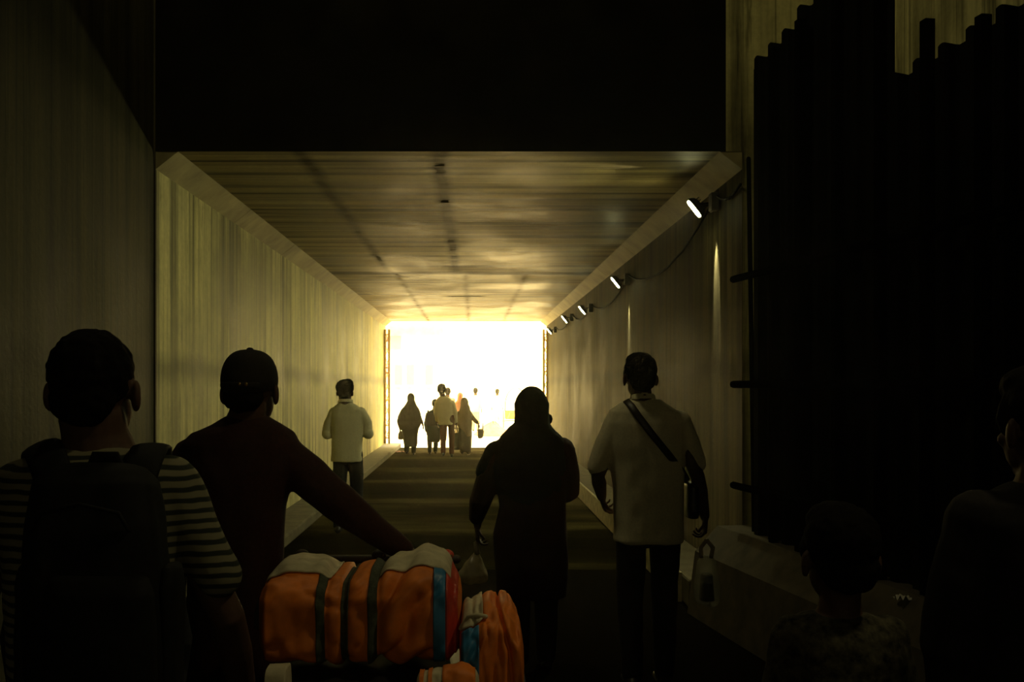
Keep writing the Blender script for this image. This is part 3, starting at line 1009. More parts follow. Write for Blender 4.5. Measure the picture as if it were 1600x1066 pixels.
g.stack([f.ring(630, 804, 858, 0.105, -0.01), f.ring(650, 805, 857, 0.108, -0.015), f.ring(662, 804, 858, 0.10, -0.015), f.ring(668, 795, 864, 0.105, -0.012), f.ring(680, 783, 877, 0.118, -0.01), f.ring(700, 770, 888, 0.135), f.ring(728, 764, 890, 0.145), f.ring(756, 770, 886, 0.14), f.ring(782, 782, 880, 0.128), f.ring(786, 786, 876, 0.12)], 30, 2.2)
g.ell(f.p(858, 655, 0.03), (0.022, 0.03, 0.028))
g.limb([f.p(774, 705), f.p(757, 738)], [0.062, 0.055])
f.garment(g, 'headscarf', M['black2'], 0.006, (12, 12, 5), 9, voxel=0.008, relax=2, label='black headscarf draped over the shoulders')
f.done()

# grey carrier bag in her left hand
hb = f.root.location + wrL + Vector((0.0, 0.02, -0.1))
bag = thing('carrier_bag', 'grey carrier bag hanging from the left hand of the woman in the black headscarf', 'bag', hb)
def bl2(px, py, dy=0.0):
    q = pt(px, py, hb.y + dy)
    return Vector((q.x - hb.x, dy, q.z - hb.z))
rows = [(862, 741, 750, 0.012), (872, 735, 754, 0.03), (886, 724, 758, 0.055), (898, 715, 762, 0.07), (906, 712, 762, 0.065), (911, 722, 756, 0.04)]
g = Geo()
st = []
for py, l, r, ry in rows:
    a, b = bl2(l, py), bl2(r, py)
    st.append(((a.x + b.x) / 2, 0, a.z, (b.x - a.x) / 2, ry))
g.stack(st, 28, 2.1)
build(g, 'bag_body', M['polybag'], bag, voxel=0.008, relax=2, wrinkle=(0.012, (14, 14, 7), 3))
for s in (-1, 1):
    build(Geo().limb([bl2(746, 866, s * 0.012), Vector((0.0 - 0.01, s * 0.01, 0.0)), bl2(746, 846, 0.0)], [(0.018, 0.006), (0.012, 0.006), (0.012, 0.006)], 8), 'handle', M['polybag'], bag)

# --- man in a pale short-sleeved shirt with a cross strap ------------------------------------------
f = Figure('man in pale short-sleeved shirt with a dark strap across his back, right of the woman', 5.35, 1010, voxel=0.006)
tr4 = [f.ring(624, 982, 1030, 0.06), f.ring(631, 968, 1042, 0.078), f.ring(643, 952, 1062, 0.1), f.ring(660, 946, 1074, 0.115), f.ring(700, 950, 1072, 0.125), f.ring(760, 956, 1068, 0.125), f.ring(820, 959, 1067, 0.13), f.ring(843, 958, 1067, 0.135), f.ring(847, 960, 1065, 0.13)]
f.head(f.p(1000, 590), yaw=0.05, k=1.03)
f.neck(f.p(1004, 634), 0.056)
f.torso(tr4)
shL, elL, wrL = f.p(954, 668), f.p(934, 742, -0.01), f.p(940, 776, 0.16)
shR, elR, wrR = f.p(1068, 662), f.p(1090, 745, -0.02), f.p(1101, 806, 0.04)
f.arm(shL, elL, wrL, (0.25, 0.6, -0.75), (1, 0.2, 0), 1, 0.9, r=1.1)
f.arm(shR, elR, wrR, (0.0, 0.0, -1), (-1, 0.1, 0), -1, 0.95, r=1.1)
f.legs(0.86, stride=0.08, cx=0.01, mat=M['black'], stance=0.1)
g = Geo().stack(tr4)
g.limb([f.p(962, 664), f.p(948, 696), f.p(934, 730)], [0.068, 0.064, 0.056])
g.limb([f.p(1060, 660), f.p(1076, 692), f.p(1088, 724)], [0.068, 0.062, 0.052])
f.garment(g, 'shirt', M['cream'], 0.007, (9, 9, 5), 11, label='pale short-sleeved shirt')
f.garment(collar_ring(f, f.p(1004, 624), f.p(1004, 627).z, 0.066, 0.035), 'collar', M['cream'], 0.001, voxel=0.006, relax=1)
f.hair('short')
f.done()
# sling bag: strap over the left shoulder down to the right hip
fr4 = f.root.location
sb = thing('sling_bag', 'dark sling bag with its strap across the pale shirt', 'bag', fr4 + f.p(1074, 760))
o0 = f.p(1074, 760)
pts = [f.p(1074, 752, 0.03), f.p(1066, 738, -0.06), f.p(1046, 712, -0.125), f.p(1020, 680, -0.14), f.p(998, 651, -0.128), f.p(986, 634, -0.09), f.p(978, 626, -0.03), f.p(976, 627, 0.03), f.p(984, 640, 0.09), f.p(1010, 680, 0.145), f.p(1046, 725, 0.13), f.p(1072, 752, 0.05)]
build(Geo().limb([p - o0 for p in pts], [(0.019, 0.004)] * len(pts), 10, side=(0.7, 0, 0.7)), 'strap', M['leather'], sb)
build(Geo().stack([(0.02, 0.02, 0.02, 0.02, 0.06), (0.025, 0.02, -0.0, 0.032, 0.085), (0.028, 0.02, -0.13, 0.036, 0.095), (0.025, 0.02, -0.17, 0.028, 0.08)], 20, 3), 'pouch', M['leather'], sb, voxel=0.006)
# clear carrier bag in the right hand
hb = fr4 + wrR + Vector((-0.01, 0.0, -0.1))
cb = thing('clear_bag', 'clear plastic bag hanging from the right hand of the man with the strap', 'bag', hb)
def bl3(px, py, dy=0.0):
    q = pt(px, py, hb.y + dy)
    return Vector((q.x - hb.x, dy, q.z - hb.z))
st = []
for py, l, r, ry in ((868, 1095, 1112, 0.02), (880, 1089, 1120, 0.05), (905, 1086, 1122, 0.075), (930, 1085, 1123, 0.08), (942, 1088, 1121, 0.07), (946, 1094, 1114, 0.04)):
    a, b = bl3(l, py), bl3(r, py)
    st.append(((a.x + b.x) / 2, 0, a.z, (b.x - a.x) / 2, ry))
build(Geo().stack(st, 28, 2.4), 'bag_body', M['clearbag'], cb, voxel=0.008, relax=2, wrinkle=(0.01, (16, 16, 6), 8))
for px in (1096, 1111):
    build(Geo().limb([bl3(px, 872), bl3(px + (3 if px > 1100 else -1), 856), bl3(1104, 844)], [(0.012, 0.003)] * 3, 8), 'handle', M['sackcloth'], cb)
build(Geo().stack([(bl3(1104, 900).x, 0, bl3(1104, 896).z, 0.03, 0.04), (bl3(1104, 900).x, 0, bl3(1104, 938).z, 0.04, 0.055)], 18, 3), 'contents', M['black'], cb, voxel=0.008)

# --- man walking on the left with folded arms -----------------------------------------------------
f = Figure('man in pale long shirt with bent arms walking alone near the left wall', 11.0, 542, voxel=0.007)
tr5 = [f.ring(628, 531, 549, 0.06), f.ring(633, 524, 558, 0.085), f.ring(640, 518, 567, 0.105), f.ring(652, 517, 569, 0.118), f.ring(680, 519, 567, 0.12), f.ring(705, 518, 566, 0.125), f.ring(718, 517, 566, 0.13), f.ring(721, 518, 565, 0.128)]
f.head(f.p(539, 613), yaw=0.0, k=1.03)
f.neck(f.p(541, 636), 0.068)
f.torso(tr5)
f.arm(f.p(520, 645), f.p(511, 678, -0.02), f.p(524, 672, 0.22), (0.8, 0.5, 0.2), (0, -1, 0), 1, 0.4, r=0.85)
f.arm(f.p(566, 645), f.p(576, 678, -0.02), f.p(562, 672, 0.22), (-0.8, 0.5, 0.2), (0, -1, 0), -1, 0.4, r=0.85)
f.legs(0.86, stride=0.13, cx=0.012, mat=M['navy'], stance=0.09)
g = Geo().stack(tr5)
g.limb([f.p(523, 645), f.p(514, 662), f.p(511, 678, -0.01), f.p(519, 674, 0.16)], [0.064, 0.061, 0.06, 0.046])
g.limb([f.p(564, 645), f.p(573, 662), f.p(576, 678, -0.01), f.p(567, 674, 0.16)], [0.064, 0.061, 0.06, 0.046])
for q in ((511.5, 678), (575.5, 678)):
    g.ell(f.p(q[0], q[1], 0.0), (0.062, 0.062, 0.062))
f.garment(g, 'shirt', M['white'], 0.008, (8, 8, 5), 13, label='pale untucked shirt')
f.garment(collar_ring(f, f.p(540, 628), f.p(540, 630).z, 0.08, 0.04), 'collar', M['white'], 0.001, voxel=0.006, relax=1)
f.hair('bushy', amp=0.0045)
f.done()

# --- group near the far mouth -----------------------------------------------------------------------
VX = 0.012
f = Figure('woman in a wide dark shawl walking by herself towards the bright mouth', 23.6, 641, voxel=VX)
f.head(f.p(642, 623), k=0.92)
f.neck(f.p(642, 632), 0.05)
trA = [f.ring(632, 636, 648, 0.07), f.ring(640, 629, 654, 0.11), f.ring(656, 626, 655, 0.14), f.ring(672, 627, 654, 0.15), f.ring(690, 631, 651, 0.13)]
f.torso(trA)
f.k = 0.92
f.arm(f.p(628, 642), f.p(622, 658), f.p(625, 670, 0.05), (0, 0, -1), (1, 0, 0), 1, 0.5)
f.arm(f.p(654, 642), f.p(658, 656), f.p(661, 665, 0.03), (0.15, 0, -1), (-1, 0, 0), -1, 0.4)
f.legs(0.74, stride=0.08, stance=0.078, mat=M['olive'], flare=1.15)
g = Geo().stack([f.ring(680, 629, 653, 0.15), f.ring(694, 631, 652, 0.14), f.ring(698, 632, 651, 0.13), ])
g.stack(trA)
f.garment(g, 'tunic', M['olive'], 0.008, 6, 3, voxel=VX)
g = Geo()
g.ell(f.p(642, 622.5), (0.09, 0.115, 0.125))
g.stack([f.ring(626, 637, 647.5, 0.1), f.ring(632, 634, 650, 0.11), f.ring(640, 627, 655, 0.14), f.ring(650, 622, 658, 0.16), f.ring(658, 620, 660, 0.17), f.ring(663, 624, 658, 0.165), f.ring(672, 625, 654, 0.15)], 26, 2.2)
f.garment(g, 'shawl', M['olive'], 0.01, 6, 5, voxel=VX, relax=2)
f.done()
hb = f.root.location + f.p(626, 672, 0.05)
b = thing('cloth_bag', 'small pale bag at the left side of the woman in the wide dark shawl', 'bag', hb)
build(Geo().stack([(0, 0, -0.02, 0.02, 0.03), (0, 0, -0.09, 0.06, 0.06), (0, 0, -0.2, 0.065, 0.06), (0, 0, -0.23, 0.05, 0.05)], 18), 'bag_body', M['grey'], b, voxel=0.012)
build(Geo().limb([(-0.02, 0, -0.04), (0, 0, 0.0), (0.02, 0, -0.04)], [0.008] * 3, 6), 'handle', M['grey'], b)

# stooping child with a dark rucksack
f = Figure('child in dark green walking close beside the tall man, partly hidden by him', 23.75, 676, voxel=VX, k=0.78)
f.head(f.p(680, 632), k=0.86, tilt=-0.25)
f.neck(f.p(678, 642), 0.05)
trB = [f.ring(641, 673, 684, 0.06), f.ring(646, 667, 689, 0.1), f.ring(656, 666, 690, 0.13), f.ring(672, 668, 689, 0.13), f.ring(686, 669, 689, 0.14), f.ring(691, 671, 687, 0.13)]
f.torso(trB)
f.arm(f.p(669, 648), f.p(665, 662), f.p(667, 675, 0.05), (0, 0.2, -1), (1, 0, 0), 1, 0.4)
f.arm(f.p(688, 648), f.p(692, 662), f.p(691, 675, 0.05), (0, 0.2, -1), (-1, 0, 0), -1, 0.4)
f.legs(0.56, stride=-0.16, stance=0.075, mat=M['greenblack'], flare=1.1)
g = Geo().stack(trB)
g.limb([f.p(669, 648), f.p(665.5, 662), f.p(667, 673, 0.04)], [0.06, 0.055, 0.04])
g.limb([f.p(688, 648), f.p(692, 662), f.p(691, 673, 0.04)], [0.06, 0.055, 0.04])
f.garment(g, 'kurta', M['greenblack'], 0.01, 6, 4, voxel=VX)
f.hair('short')
f.done()
b = thing('rucksack', 'dark rucksack on the back of the child in dark green', 'backpack', f.root.location + f.p(673, 655, -0.2))
build(Geo().stack([(0, 0, 0.16, 0.06, 0.05), (0, 0, 0.12, 0.11, 0.075), (0, 0, -0.1, 0.125, 0.085), (0, 0, -0.16, 0.1, 0.07)], 20, 3), 'main_bag', M['black'], b, voxel=0.012)
for s in (-1, 1):
    build(Geo().limb([(s * 0.06, 0.07, 0.13), (s * 0.07, 0.16, 0.2), (s * 0.075, 0.3, 0.16), (s * 0.08, 0.33, 0.0)], [(0.02, 0.006)] * 4, 8), 'shoulder_strap', M['black'], b)

# tall man in a pale shirt
f = Figure('tall man in pale shirt and rust brown trousers, middle of the far group', 22.9, 695, voxel=VX)
f.head(f.p(690, 610), k=1.06)
f.neck(f.p(693, 622), 0.055)
trC = [f.ring(619, 688, 698, 0.06), f.ring(623, 683, 704, 0.09), f.ring(629, 680, 708, 0.11), f.ring(640, 681, 708, 0.12), f.ring(655, 684, 708, 0.12), f.ring(662, 685, 709, 0.125), f.ring(664, 686, 708, 0.12)]
f.torso(trC)
f.arm(f.p(682, 630), f.p(680, 646), f.p(683, 660, 0.06), (0, 0.3, -1), (1, 0, 0), 1, 0.5)
f.arm(f.p(708, 630), f.p(712, 646), f.p(713, 662, 0.05), (0, 0.2, -1), (-1, 0, 0), -1, 0.6)
f.legs(0.84, stride=0.1, cx=0.06, stance=0.095, mat=M['rust'])
g = Geo().stack(trC)
g.limb([f.p(683, 630), f.p(680.5, 645), f.p(683, 657, 0.05)], [0.062, 0.055, 0.042])
g.limb([f.p(707, 630), f.p(711, 645), f.p(712.5, 659, 0.04)], [0.062, 0.055, 0.042])
f.garment(g, 'shirt', M['white'], 0.008, 7, 6, voxel=VX)
f.hair('short')
f.done()

# person just ahead of him (only the pale head shows over his shoulder)
def walker(label, Y, px, H, shirt, trousers, headwear=None, cx=0, group=None, voxel=0.014, stride=0.09, skirt=None):
    """an upright walker of height H seen small"""
    f = Figure(label, Y, px, group, k=H / 1.7, voxel=voxel)
    k = H / 1.7
    f.head((0, 0.01, H - 0.115 * k), k=k)
    f.neck((0, 0, H - 0.28 * k), 0.054)
    tr = [(0, 0, H - 0.255 * k, 0.07 * k, 0.06 * k), (0, 0, H - 0.285 * k, 0.15 * k, 0.09 * k), (0, 0, H - 0.33 * k, 0.19 * k, 0.11 * k), (0, 0, H - 0.5 * k, 0.19 * k, 0.125 * k), (0, 0, H - 0.7 * k, 0.175 * k, 0.12 * k), (0, 0, H - 0.92 * k, 0.19 * k, 0.13 * k)]
    f.torso(tr)
    for s in (-1, 1):
        f.arm((s * 0.19 * k, 0, H - 0.34 * k), (s * 0.24 * k, -0.03, H - 0.62 * k), (s * 0.245 * k, 0.08, H - 0.85 * k), (0, 0.2, -1), (-s, 0, 0), -s, 0.5)
    f.legs(0.5 * H, stride=stride, mat=trousers, stance=0.09 * k, flare=1.1)
    g = Geo().stack(tr + ([(0, 0, skirt, 0.2 * k, 0.15 * k)] if skirt else []))
    for s in (-1, 1):
        g.limb([(s * 0.18 * k, 0, H - 0.34 * k), (s * 0.235 * k, -0.03, H - 0.6 * k), (s * 0.243 * k, 0.06, H - 0.8 * k)], [0.06 * k, 0.055 * k, 0.04 * k])
    f.garment(g, 'tunic' if skirt else 'shirt', shirt, 0.008, 6, int(px), voxel=voxel)
    if headwear is None:
        f.hair('short')
    else:
        g = Geo()
        g.ell((0, 0, H - 0.10 * k), (0.092 * k, 0.112 * k, 0.115 * k))
        g.stack([(0, 0, H - 0.15 * k, 0.085 * k, 0.1 * k), (0, 0, H - 0.24 * k, 0.1 * k, 0.11 * k), (0, 0, H - 0.33 * k, 0.2 * k, 0.135 * k), (0, 0, H - 0.55 * k, 0.215 * k, 0.15 * k), (0, 0, H - 0.6 * k, 0.2 * k, 0.14 * k)], 24, 2.2)
        f.garment(g, 'headscarf', headwear, 0.008, 8, int(px) + 1, voxel=voxel, relax=2)
    f.done()
    return f


walker('person ahead of the tall man, only a pale head showing over his right shoulder', 28.5, 699.5, 1.57, M['grey'], M['tan'])
walker('person in a faded red headscarf just ahead of the woman in the tan shawl', 27.6, 719, 1.46, M['grey'], M['tan'], M['red'], skirt=0.5)

# woman in a tan shawl with a dark bag
f = Figure('woman in tan shawl and loose clothes, rightmost of the far group, carrying bags', 23.6, 727, voxel=VX)
f.head(f.p(725, 629), k=0.9)
f.neck(f.p(726, 640), 0.05)
trE = [f.ring(638, 721, 732, 0.07), f.ring(645, 716, 736, 0.11), f.ring(660, 716, 736, 0.14), f.ring(680, 716, 735, 0.15), f.ring(700, 717, 735, 0.16), f.ring(706, 719, 734, 0.15)]
f.torso(trE[:4])
f.k = 0.9
wE = f.p(747, 662, 0.04)
wE2 = f.p(713, 664, 0.04)
f.arm(f.p(735, 646), f.p(741, 656), wE, (0.5, 0, -0.85), (-1, 0, 0), -1, 0.8)
f.arm(f.p(717, 646), f.p(713.5, 656), wE2, (0, 0, -1), (1, 0, 0), 1, 0.8)
f.legs(0.72, stride=0.06, stance=0.075, mat=M['tan'], flare=1.3, cx=0.0)
g = Geo().stack(trE)
g.limb([f.p(734, 646), f.p(740, 655), f.p(745, 660, 0.03)], [0.06, 0.055, 0.045])
g.limb([f.p(718, 646), f.p(714, 655), f.p(713, 662, 0.03)], [0.06, 0.055, 0.045])
f.garment(g, 'tunic', M['olive'], 0.01, 6, 3, voxel=VX)
g = Geo()
g.ell(f.p(725.5, 629), (0.095, 0.115, 0.125))
g.stack([f.ring(632, 720, 731.5, 0.1), f.ring(640, 718, 735, 0.12), f.ring(648, 715, 738, 0.14), f.ring(662, 714, 738, 0.16), f.ring(676, 720, 737, 0.16), f.ring(682, 724, 736, 0.14)], 26, 2.2)
f.garment(g, 'shawl', M['tan'], 0.01, 6, 5, voxel=VX, relax=2)
f.done()
hb = f.root.location + wE2 + Vector((0, -0.06, -0.09))
b = thing('shopping_bag', 'dark shopping bag between the tall man and the woman in the tan shawl', 'bag', hb)
build(Geo().stack([(0.0, 0, -0.1, 0.05, 0.03), (-0.02, 0, -0.16, 0.14, 0.06), (0.0, 0, -0.42, 0.17, 0.09), (0.03, 0, -0.5, 0.13, 0.07)], 20, 2.6), 'bag_body', M['olive'], b, voxel=0.012, wrinkle=(0.01, 8, 2))
build(Geo().limb([(-0.05, 0, -0.13), (-0.012, 0, 0.0), (0.012, 0, 0.0), (0.05, 0, -0.13)], [0.01] * 4, 6), 'handle', M['olive'], b)
hb = f.root.location + wE + Vector((0.035, 0, -0.075))
b = thing('net_bag', 'open grey bag swinging from the right hand of the woman in the tan shawl', 'bag', hb)
build(Geo().stack([(0.02, 0, -0.05, 0.05, 0.03), (0.03, 0, -0.1, 0.08, 0.05), (0.02, 0, -0.24, 0.07, 0.05), (0.01, 0, -0.28, 0.04, 0.04)], 18), 'bag_body', M['grey'], b, voxel=0.012)
build(Geo().limb([(-0.02, 0, -0.07), (-0.03, 0, 0.04), (0.02, 0, 0.13), (0.075, 0, 0.08), (0.08, 0, -0.06)], [0.012] * 5, 8), 'handle', M['grey'], b)

# people and things out in the glare
walker('faint person standing in the glare, left of the sand heap', 36.0, 743, 1.55, M['plaster'], M['sackcloth'], stride=0.03)
walker('faint person standing in the glare behind the sand heap', 40.0, 777, 1.5, M['plaster'], M['plaster'], stride=0.03)

g = Geo()
def heap(u, v):
    r = 1.0 - v
    a = 2 * PI * u
    h = 0.45 * (1 - r ** 1.3) * (1 + 0.2 * noise.noise(Vector((math.cos(a) * 2, math.sin(a) * 2, r * 3))))
    return Vector((0.62 * r * math.cos(a) * (1 + 0.15 * math.sin(3 * a)), 0.9 * r * math.sin(a), h))
g.grid(heap, 28, 10)
g.add([heap(i / 28, 0) * 1.0 + Vector((0, 0, -0.015)) for i in range(28)], [tuple(range(28))])
tag(build(g, 'sand_heap', M['sand'], loc=pt(770, 672, 33.5) * 1.0), 'low heap of orange sand out in the glare', 'sand heap')
bpy.data.objects['sand_heap'].location.z = -0.005

# hooded cart in the glare, right
cl = pt(806, 660, 36.0)
ct = thing('hooded_cart', 'pale hooded cart standing in the glare beside the woman in the black headscarf', 'cart', (cl.x, 36.0, -0.02))
for s in (-1, 1):
    g = Geo()
    rim = [(s * 0.45, 0.38 * math.cos(a), 0.40 + 0.38 * math.sin(a)) for a in [2 * PI * j / 28 for j in range(29)]]
    g.limb(rim, [0.02] * 29, 8, cap=False)
    for j in range(8):
        a = PI * j / 4
        g.limb([(s * 0.45, 0, 0.40), (s * 0.45, 0.37 * math.cos(a), 0.40 + 0.37 * math.sin(a))], [0.006] * 2, 6)
    build(g, 'wheel', M['grey'], ct)
build(Geo().limb([(-0.47, 0, 0.40), (0.47, 0, 0.40)], [0.02] * 2, 8), 'axle', M['grey'], ct)
build(Geo().box((0, 0, 0.62), (0.78, 0.8, 0.3)), 'seat_box', M['sand'], ct, bevel=0.03)
g = Geo()
g.grid(lambda u, v: Vector((0.4 * math.cos(PI * (1 - u)), -0.35 + 0.7 * v, 0.75 + 0.85 * math.sin(PI * u) ** 0.7)), 20, 6)
for_hood = build(g, 'hood', M['sand'], ct)
sm = for_hood.modifiers.new('thick', 'SOLIDIFY')
sm.thickness = 0.015
build(Geo().limb([(-0.3, -0.4, 0.5), (-0.25, -1.2, 0.75), (0.25, -1.2, 0.75), (0.3, -0.4, 0.5)], [0.018] * 4, 8), 'shaft', M['grey'], ct)

# pale building behind the glare
bl = thing('building', 'faint pale building with windows beyond the left side of the bright mouth', 'building', (-5.2, 58.0, -0.02))
build(Geo().box((0, 2.0, 2.6), (7.0, 4.0, 5.2)), 'facade', M['plaster'], bl, smooth=False)
build(Geo().box((0, 1.9, 5.3), (7.4, 4.5, 0.2)), 'roof_slab', M['plaster'], bl, smooth=False)
for x in (-2.6, -1.5, 0.2, 0.9, 1.6, 2.7):
    w = build(Geo().box((x, -0.02, 2.3), (0.42, 0.06, 1.2)), 'window', M['window'], bl, smooth=False)
    build(Geo().box((x, -0.05, 1.66), (0.55, 0.12, 0.08)), 'sill', M['plaster'], w, smooth=False)
for x in (-1.2, 0.6):
    build(Geo().box((x, -0.02, 4.2), (0.9, 0.06, 0.7)), 'window', M['window'], bl, smooth=False)

# --- child with patterned shirt, low right; man at the right edge ---------------------------------
f = Figure('child in patterned shirt seen from behind, low at the right beside the fence', 2.3, 1310, voxel=0.006, k=0.86)
trK = [f.ring(958, 1270, 1352, 0.055), f.ring(968, 1245, 1376, 0.07), f.ring(985, 1222, 1402, 0.09), f.ring(1020, 1210, 1412, 0.1), f.ring(1100, 1222, 1400, 0.11), f.ring(1220, 1224, 1398, 0.11), f.ring(1330, 1216, 1406, 0.115)]
f.head(f.p(1312, 872), k=0.98)
f.neck(f.p(1311, 968), 0.052)
f.torso(trK)
f.arm(f.p(1226, 1000), f.p(1208, 1160), f.p(1214, 1290, 0.08), (0, 0.2, -1), (1, 0, 0), 1, 0.5)
f.arm(f.p(1396, 1000), f.p(1414, 1160), f.p(1408, 1290, 0.08), (0, 0.2, -1), (-1, 0, 0), -1, 0.5)
f.legs(0.66, stride=0.08, stance=0.08, mat=M['navy'])
g = Geo().stack(trK)
g.limb([f.p(1238, 996), f.p(1222, 1060), f.p(1212, 1120)], [0.052, 0.046, 0.04])
g.limb([f.p(1386, 994), f.p(1402, 1060), f.p(1410, 1120)], [0.05, 0.045, 0.04])
f.garment(g, 'shirt', M['check'], 0.006, 12, 4, label='dark patterned shirt')
f.hair('short')
f.done()

f = Figure('dark-haired person in black cut off by the right edge of the picture', 2.05, 1640, voxel=0.006)
trM = [f.ring(752, 1590, 1690, 0.062), f.ring(765, 1560, 1722, 0.08), f.ring(785, 1520, 1762, 0.1), f.ring(815, 1500, 1780, 0.115), f.ring(900, 1504, 1776, 0.125), f.ring(1060, 1512, 1768, 0.12), f.ring(1240, 1506, 1774, 0.125)]
f.head(f.p(1634, 668), yaw=0.15, k=1.0)
f.neck(f.p(1638, 768), 0.057)
f.torso(trM)
f.arm(f.p(1520, 815), f.p(1478, 1000), f.p(1490, 1160, 0.12), (0, 0.4, -0.9), (1, 0, 0), 1, 0.5)
f.arm(f.p(1760, 815), f.p(1800, 1000), f.p(1790, 1160, 0.12), (0, 0.4, -0.9), (-1, 0, 0), -1, 0.5)
f.legs(0.88, stride=0.1, mat=M['black'])
g = Geo().stack(trM)
g.limb([f.p(1530, 815), f.p(1498, 920), f.p(1480, 1010), f.p(1488, 1120, 0.1)], [0.068, 0.06, 0.052, 0.04])
g.limb([f.p(1750, 815), f.p(1782, 920), f.p(1798, 1010), f.p(1792, 1120, 0.1)], [0.068, 0.06, 0.052, 0.04])
f.garment(g, 'shirt', M['black'], 0.006, 9, 6, label='black long-sleeved shirt')
f.hair('short')
f.done()

# ---------------------------------------------------------------- handcart and sacks
PZ = 0.80                                     # platform top
cart = thing('handcart', 'dark handcart with a low rail carrying the orange sacks', 'handcart', (-0.205, 2.78, 0))
build(Geo().box((0, -0.02, PZ - 0.03), (0.72, 0.92, 0.06)), 'platform', M['darkwood'], cart, bevel=0.006)
for sx in (-1, 1):
    build(Geo().box((sx * 0.335, 0, PZ - 0.1), (0.05, 0.84, 0.08)), 'side_beam', M['darkwood'], cart, bevel=0.005)
for sx in (-1, 1):
    for sy in (-1, 1):
        build(Geo().box((sx * 0.3, sy * 0.3, (PZ - 0.06) / 2 + 0.16), (0.05, 0.05, PZ - 0.38)), 'leg', M['iron'], cart, bevel=0.004)
        w = Geo()
        cxw, cyw = sx * 0.3, sy * 0.3
        rim = [(cxw, cyw + 0.15 * math.cos(a), 0.175 + 0.15 * math.sin(a)) for a in [2 * PI * j / 24 for j in range(25)]]
        w.limb(rim, [0.024] * 25, 8, cap=False)
        wh = build(w, 'wheel', M['shoe'], cart)
        h = Geo()
        h.limb([(cxw - 0.035, cyw, 0.175), (cxw + 0.035, cyw, 0.175)], [0.03] * 2, 10)
        for j in range(6):
            a = PI * j / 3
            h.limb([(cxw, cyw, 0.175), (cxw, cyw + 0.14 * math.cos(a), 0.175 + 0.14 * math.sin(a))], [0.008] * 2, 6)
        build(h, 'hub', M['iron'], wh)
# back rail with knobs
ry = 0.415
zr = EYE - (874 - CY) * (2.78 + ry) / F
build(Geo().limb([(-0.38, ry, zr), (0.155, ry, zr)], [0.014] * 2, 10), 'back_rail', M['darkwood'], cart)
for px in (472, 592, 698):
    x = (px - CX) * (2.78 + ry) / F + 0.205
    build(Geo().limb([(x, ry, PZ - 0.08), (x, ry, zr)], [0.013] * 2, 10), 'rail_post', M['iron'], cart)
    kn = build(Geo().ell((x, ry, zr + 0.012), (0.024, 0.02, 0.02)), 'knob', M['darkwood'] if px < 690 else M['redband'], cart)
    build(Geo().ell((x + 0.016, ry - 0.017, zr + 0.014), (0.004, 0.003, 0.004), n=8, m=6), 'stud', M['brass'], kn)
# push bar on the near side
build(Geo().limb([(-0.30, -0.40, PZ - 0.1), (-0.31, -0.58, PZ + 0.06), (-0.10, -0.60, PZ + 0.065), (0.28, -0.58, PZ + 0.06), (0.28, -0.40, PZ - 0.1)], [0.014] * 5, 10), 'push_bar', M['iron'], cart)


class Sack:
    """a stuffed sack: lengthwise profile, cushion-like sections, creases; strips and cloths follow its skin"""

    def __init__(self, name, label, px0, px1, Y, depth, top, bot, seed, crease):
        self.Y, self.depth, self.top, self.bot, self.seed, self.crease = Y, depth, top, bot, seed, crease
        a, b = pt(px0, 900, Y), pt(px1, 900, Y)
        self.x0, self.w = a.x, b.x - a.x
        self.root = thing(name, label, 'sack', (a.x + self.w / 2, Y + depth / 2, self.z(bot(0.5))))

    def z(self, py):
        return EYE - (py - CY) * self.Y / F

    def S(self, u, v, off=0.0, raw=False):
        zt, zb = self.z(self.top(u)), self.z(self.bot(u))
        c, h = (zt + zb) / 2, (zt - zb) / 2
        e = min(u, 1 - u)
        end = min(1.0, (max(e, 0) / 0.06)) ** 0.4 if e < 0.06 else 1.0
        a = 2 * PI * v
        ca, sa = math.cos(a), math.sin(a)
        y = -(self.depth / 2) * math.copysign(abs(ca) ** 0.5, ca)
        zz = h * math.copysign(abs(sa) ** (0.66 if sa > 0 else 0.5), sa)
        s = 0.30 + 0.70 * end
        y *= s
        zz *= s if zz < 0 else (0.55 + 0.45 * end)
        p = Vector((self.x0 + self.w * u, self.Y + self.depth / 2 + y, c + zz))
        nrm = Vector((0, y / self.depth, zz / max(h, 0.01) * 0.5))
        if nrm.length > 1e-6:
            nrm.normalize()
        d = 0.0 if raw else self.crease(u, v)
        p += nrm * (d + off)
        return p - self.root.location

    def skin(self, name, mat, u0=0.0, u1=1.0, v0=0.0, v1=1.0, off=0.0, nu=120, nv=90, label=None, extra=None, thick=0.004):
        closed = u0 == 0.0 and u1 == 1.0
        g = Geo()
        if closed:
            rings = [[self.S(u0 + (u1 - u0) * i / nu, j / nv, off) for j in range(nv)] for i in range(nu + 1)]
            g.loops(rings)
        else:
            fo = lambda u, v: self.S(u0 + (u1 - u0) * u, v0 + (v1 - v0) * v, off + (extra(u, v) if extra else 0))
            fi = lambda u, v: self.S(u0 + (u1 - u0) * u, v0 + (v1 - v0) * v, off - thick)
            n = nv + 1
            vs = [fo(i / nu, j / nv) for i in range(nu + 1) for j in range(n)] + [fi(i / nu, j / nv) for i in range(nu + 1) for j in range(n)]
            b = (nu + 1) * n
            fs = []
            for i in range(nu):
                for j in range(nv):
                    q = (i * n + j, (i + 1) * n + j, (i + 1) * n + j + 1, i * n + j + 1)
                    fs.append(q)
                    fs.append(tuple(b + t for t in reversed(q)))
            for i in range(nu):
                for j in (0, nv):
                    fs.append((i * n + j, (i + 1) * n + j, b + (i + 1) * n + j, b + i * n + j))
            for j in range(nv):
                for i in (0, nu):
                    fs.append((i * n + j, i * n + j + 1, b + i * n + j + 1, b + i * n + j))
            g.add(vs, fs)
        o = build(g, name, mat, self.root)
        if label:
            o['label'] = label
        return o


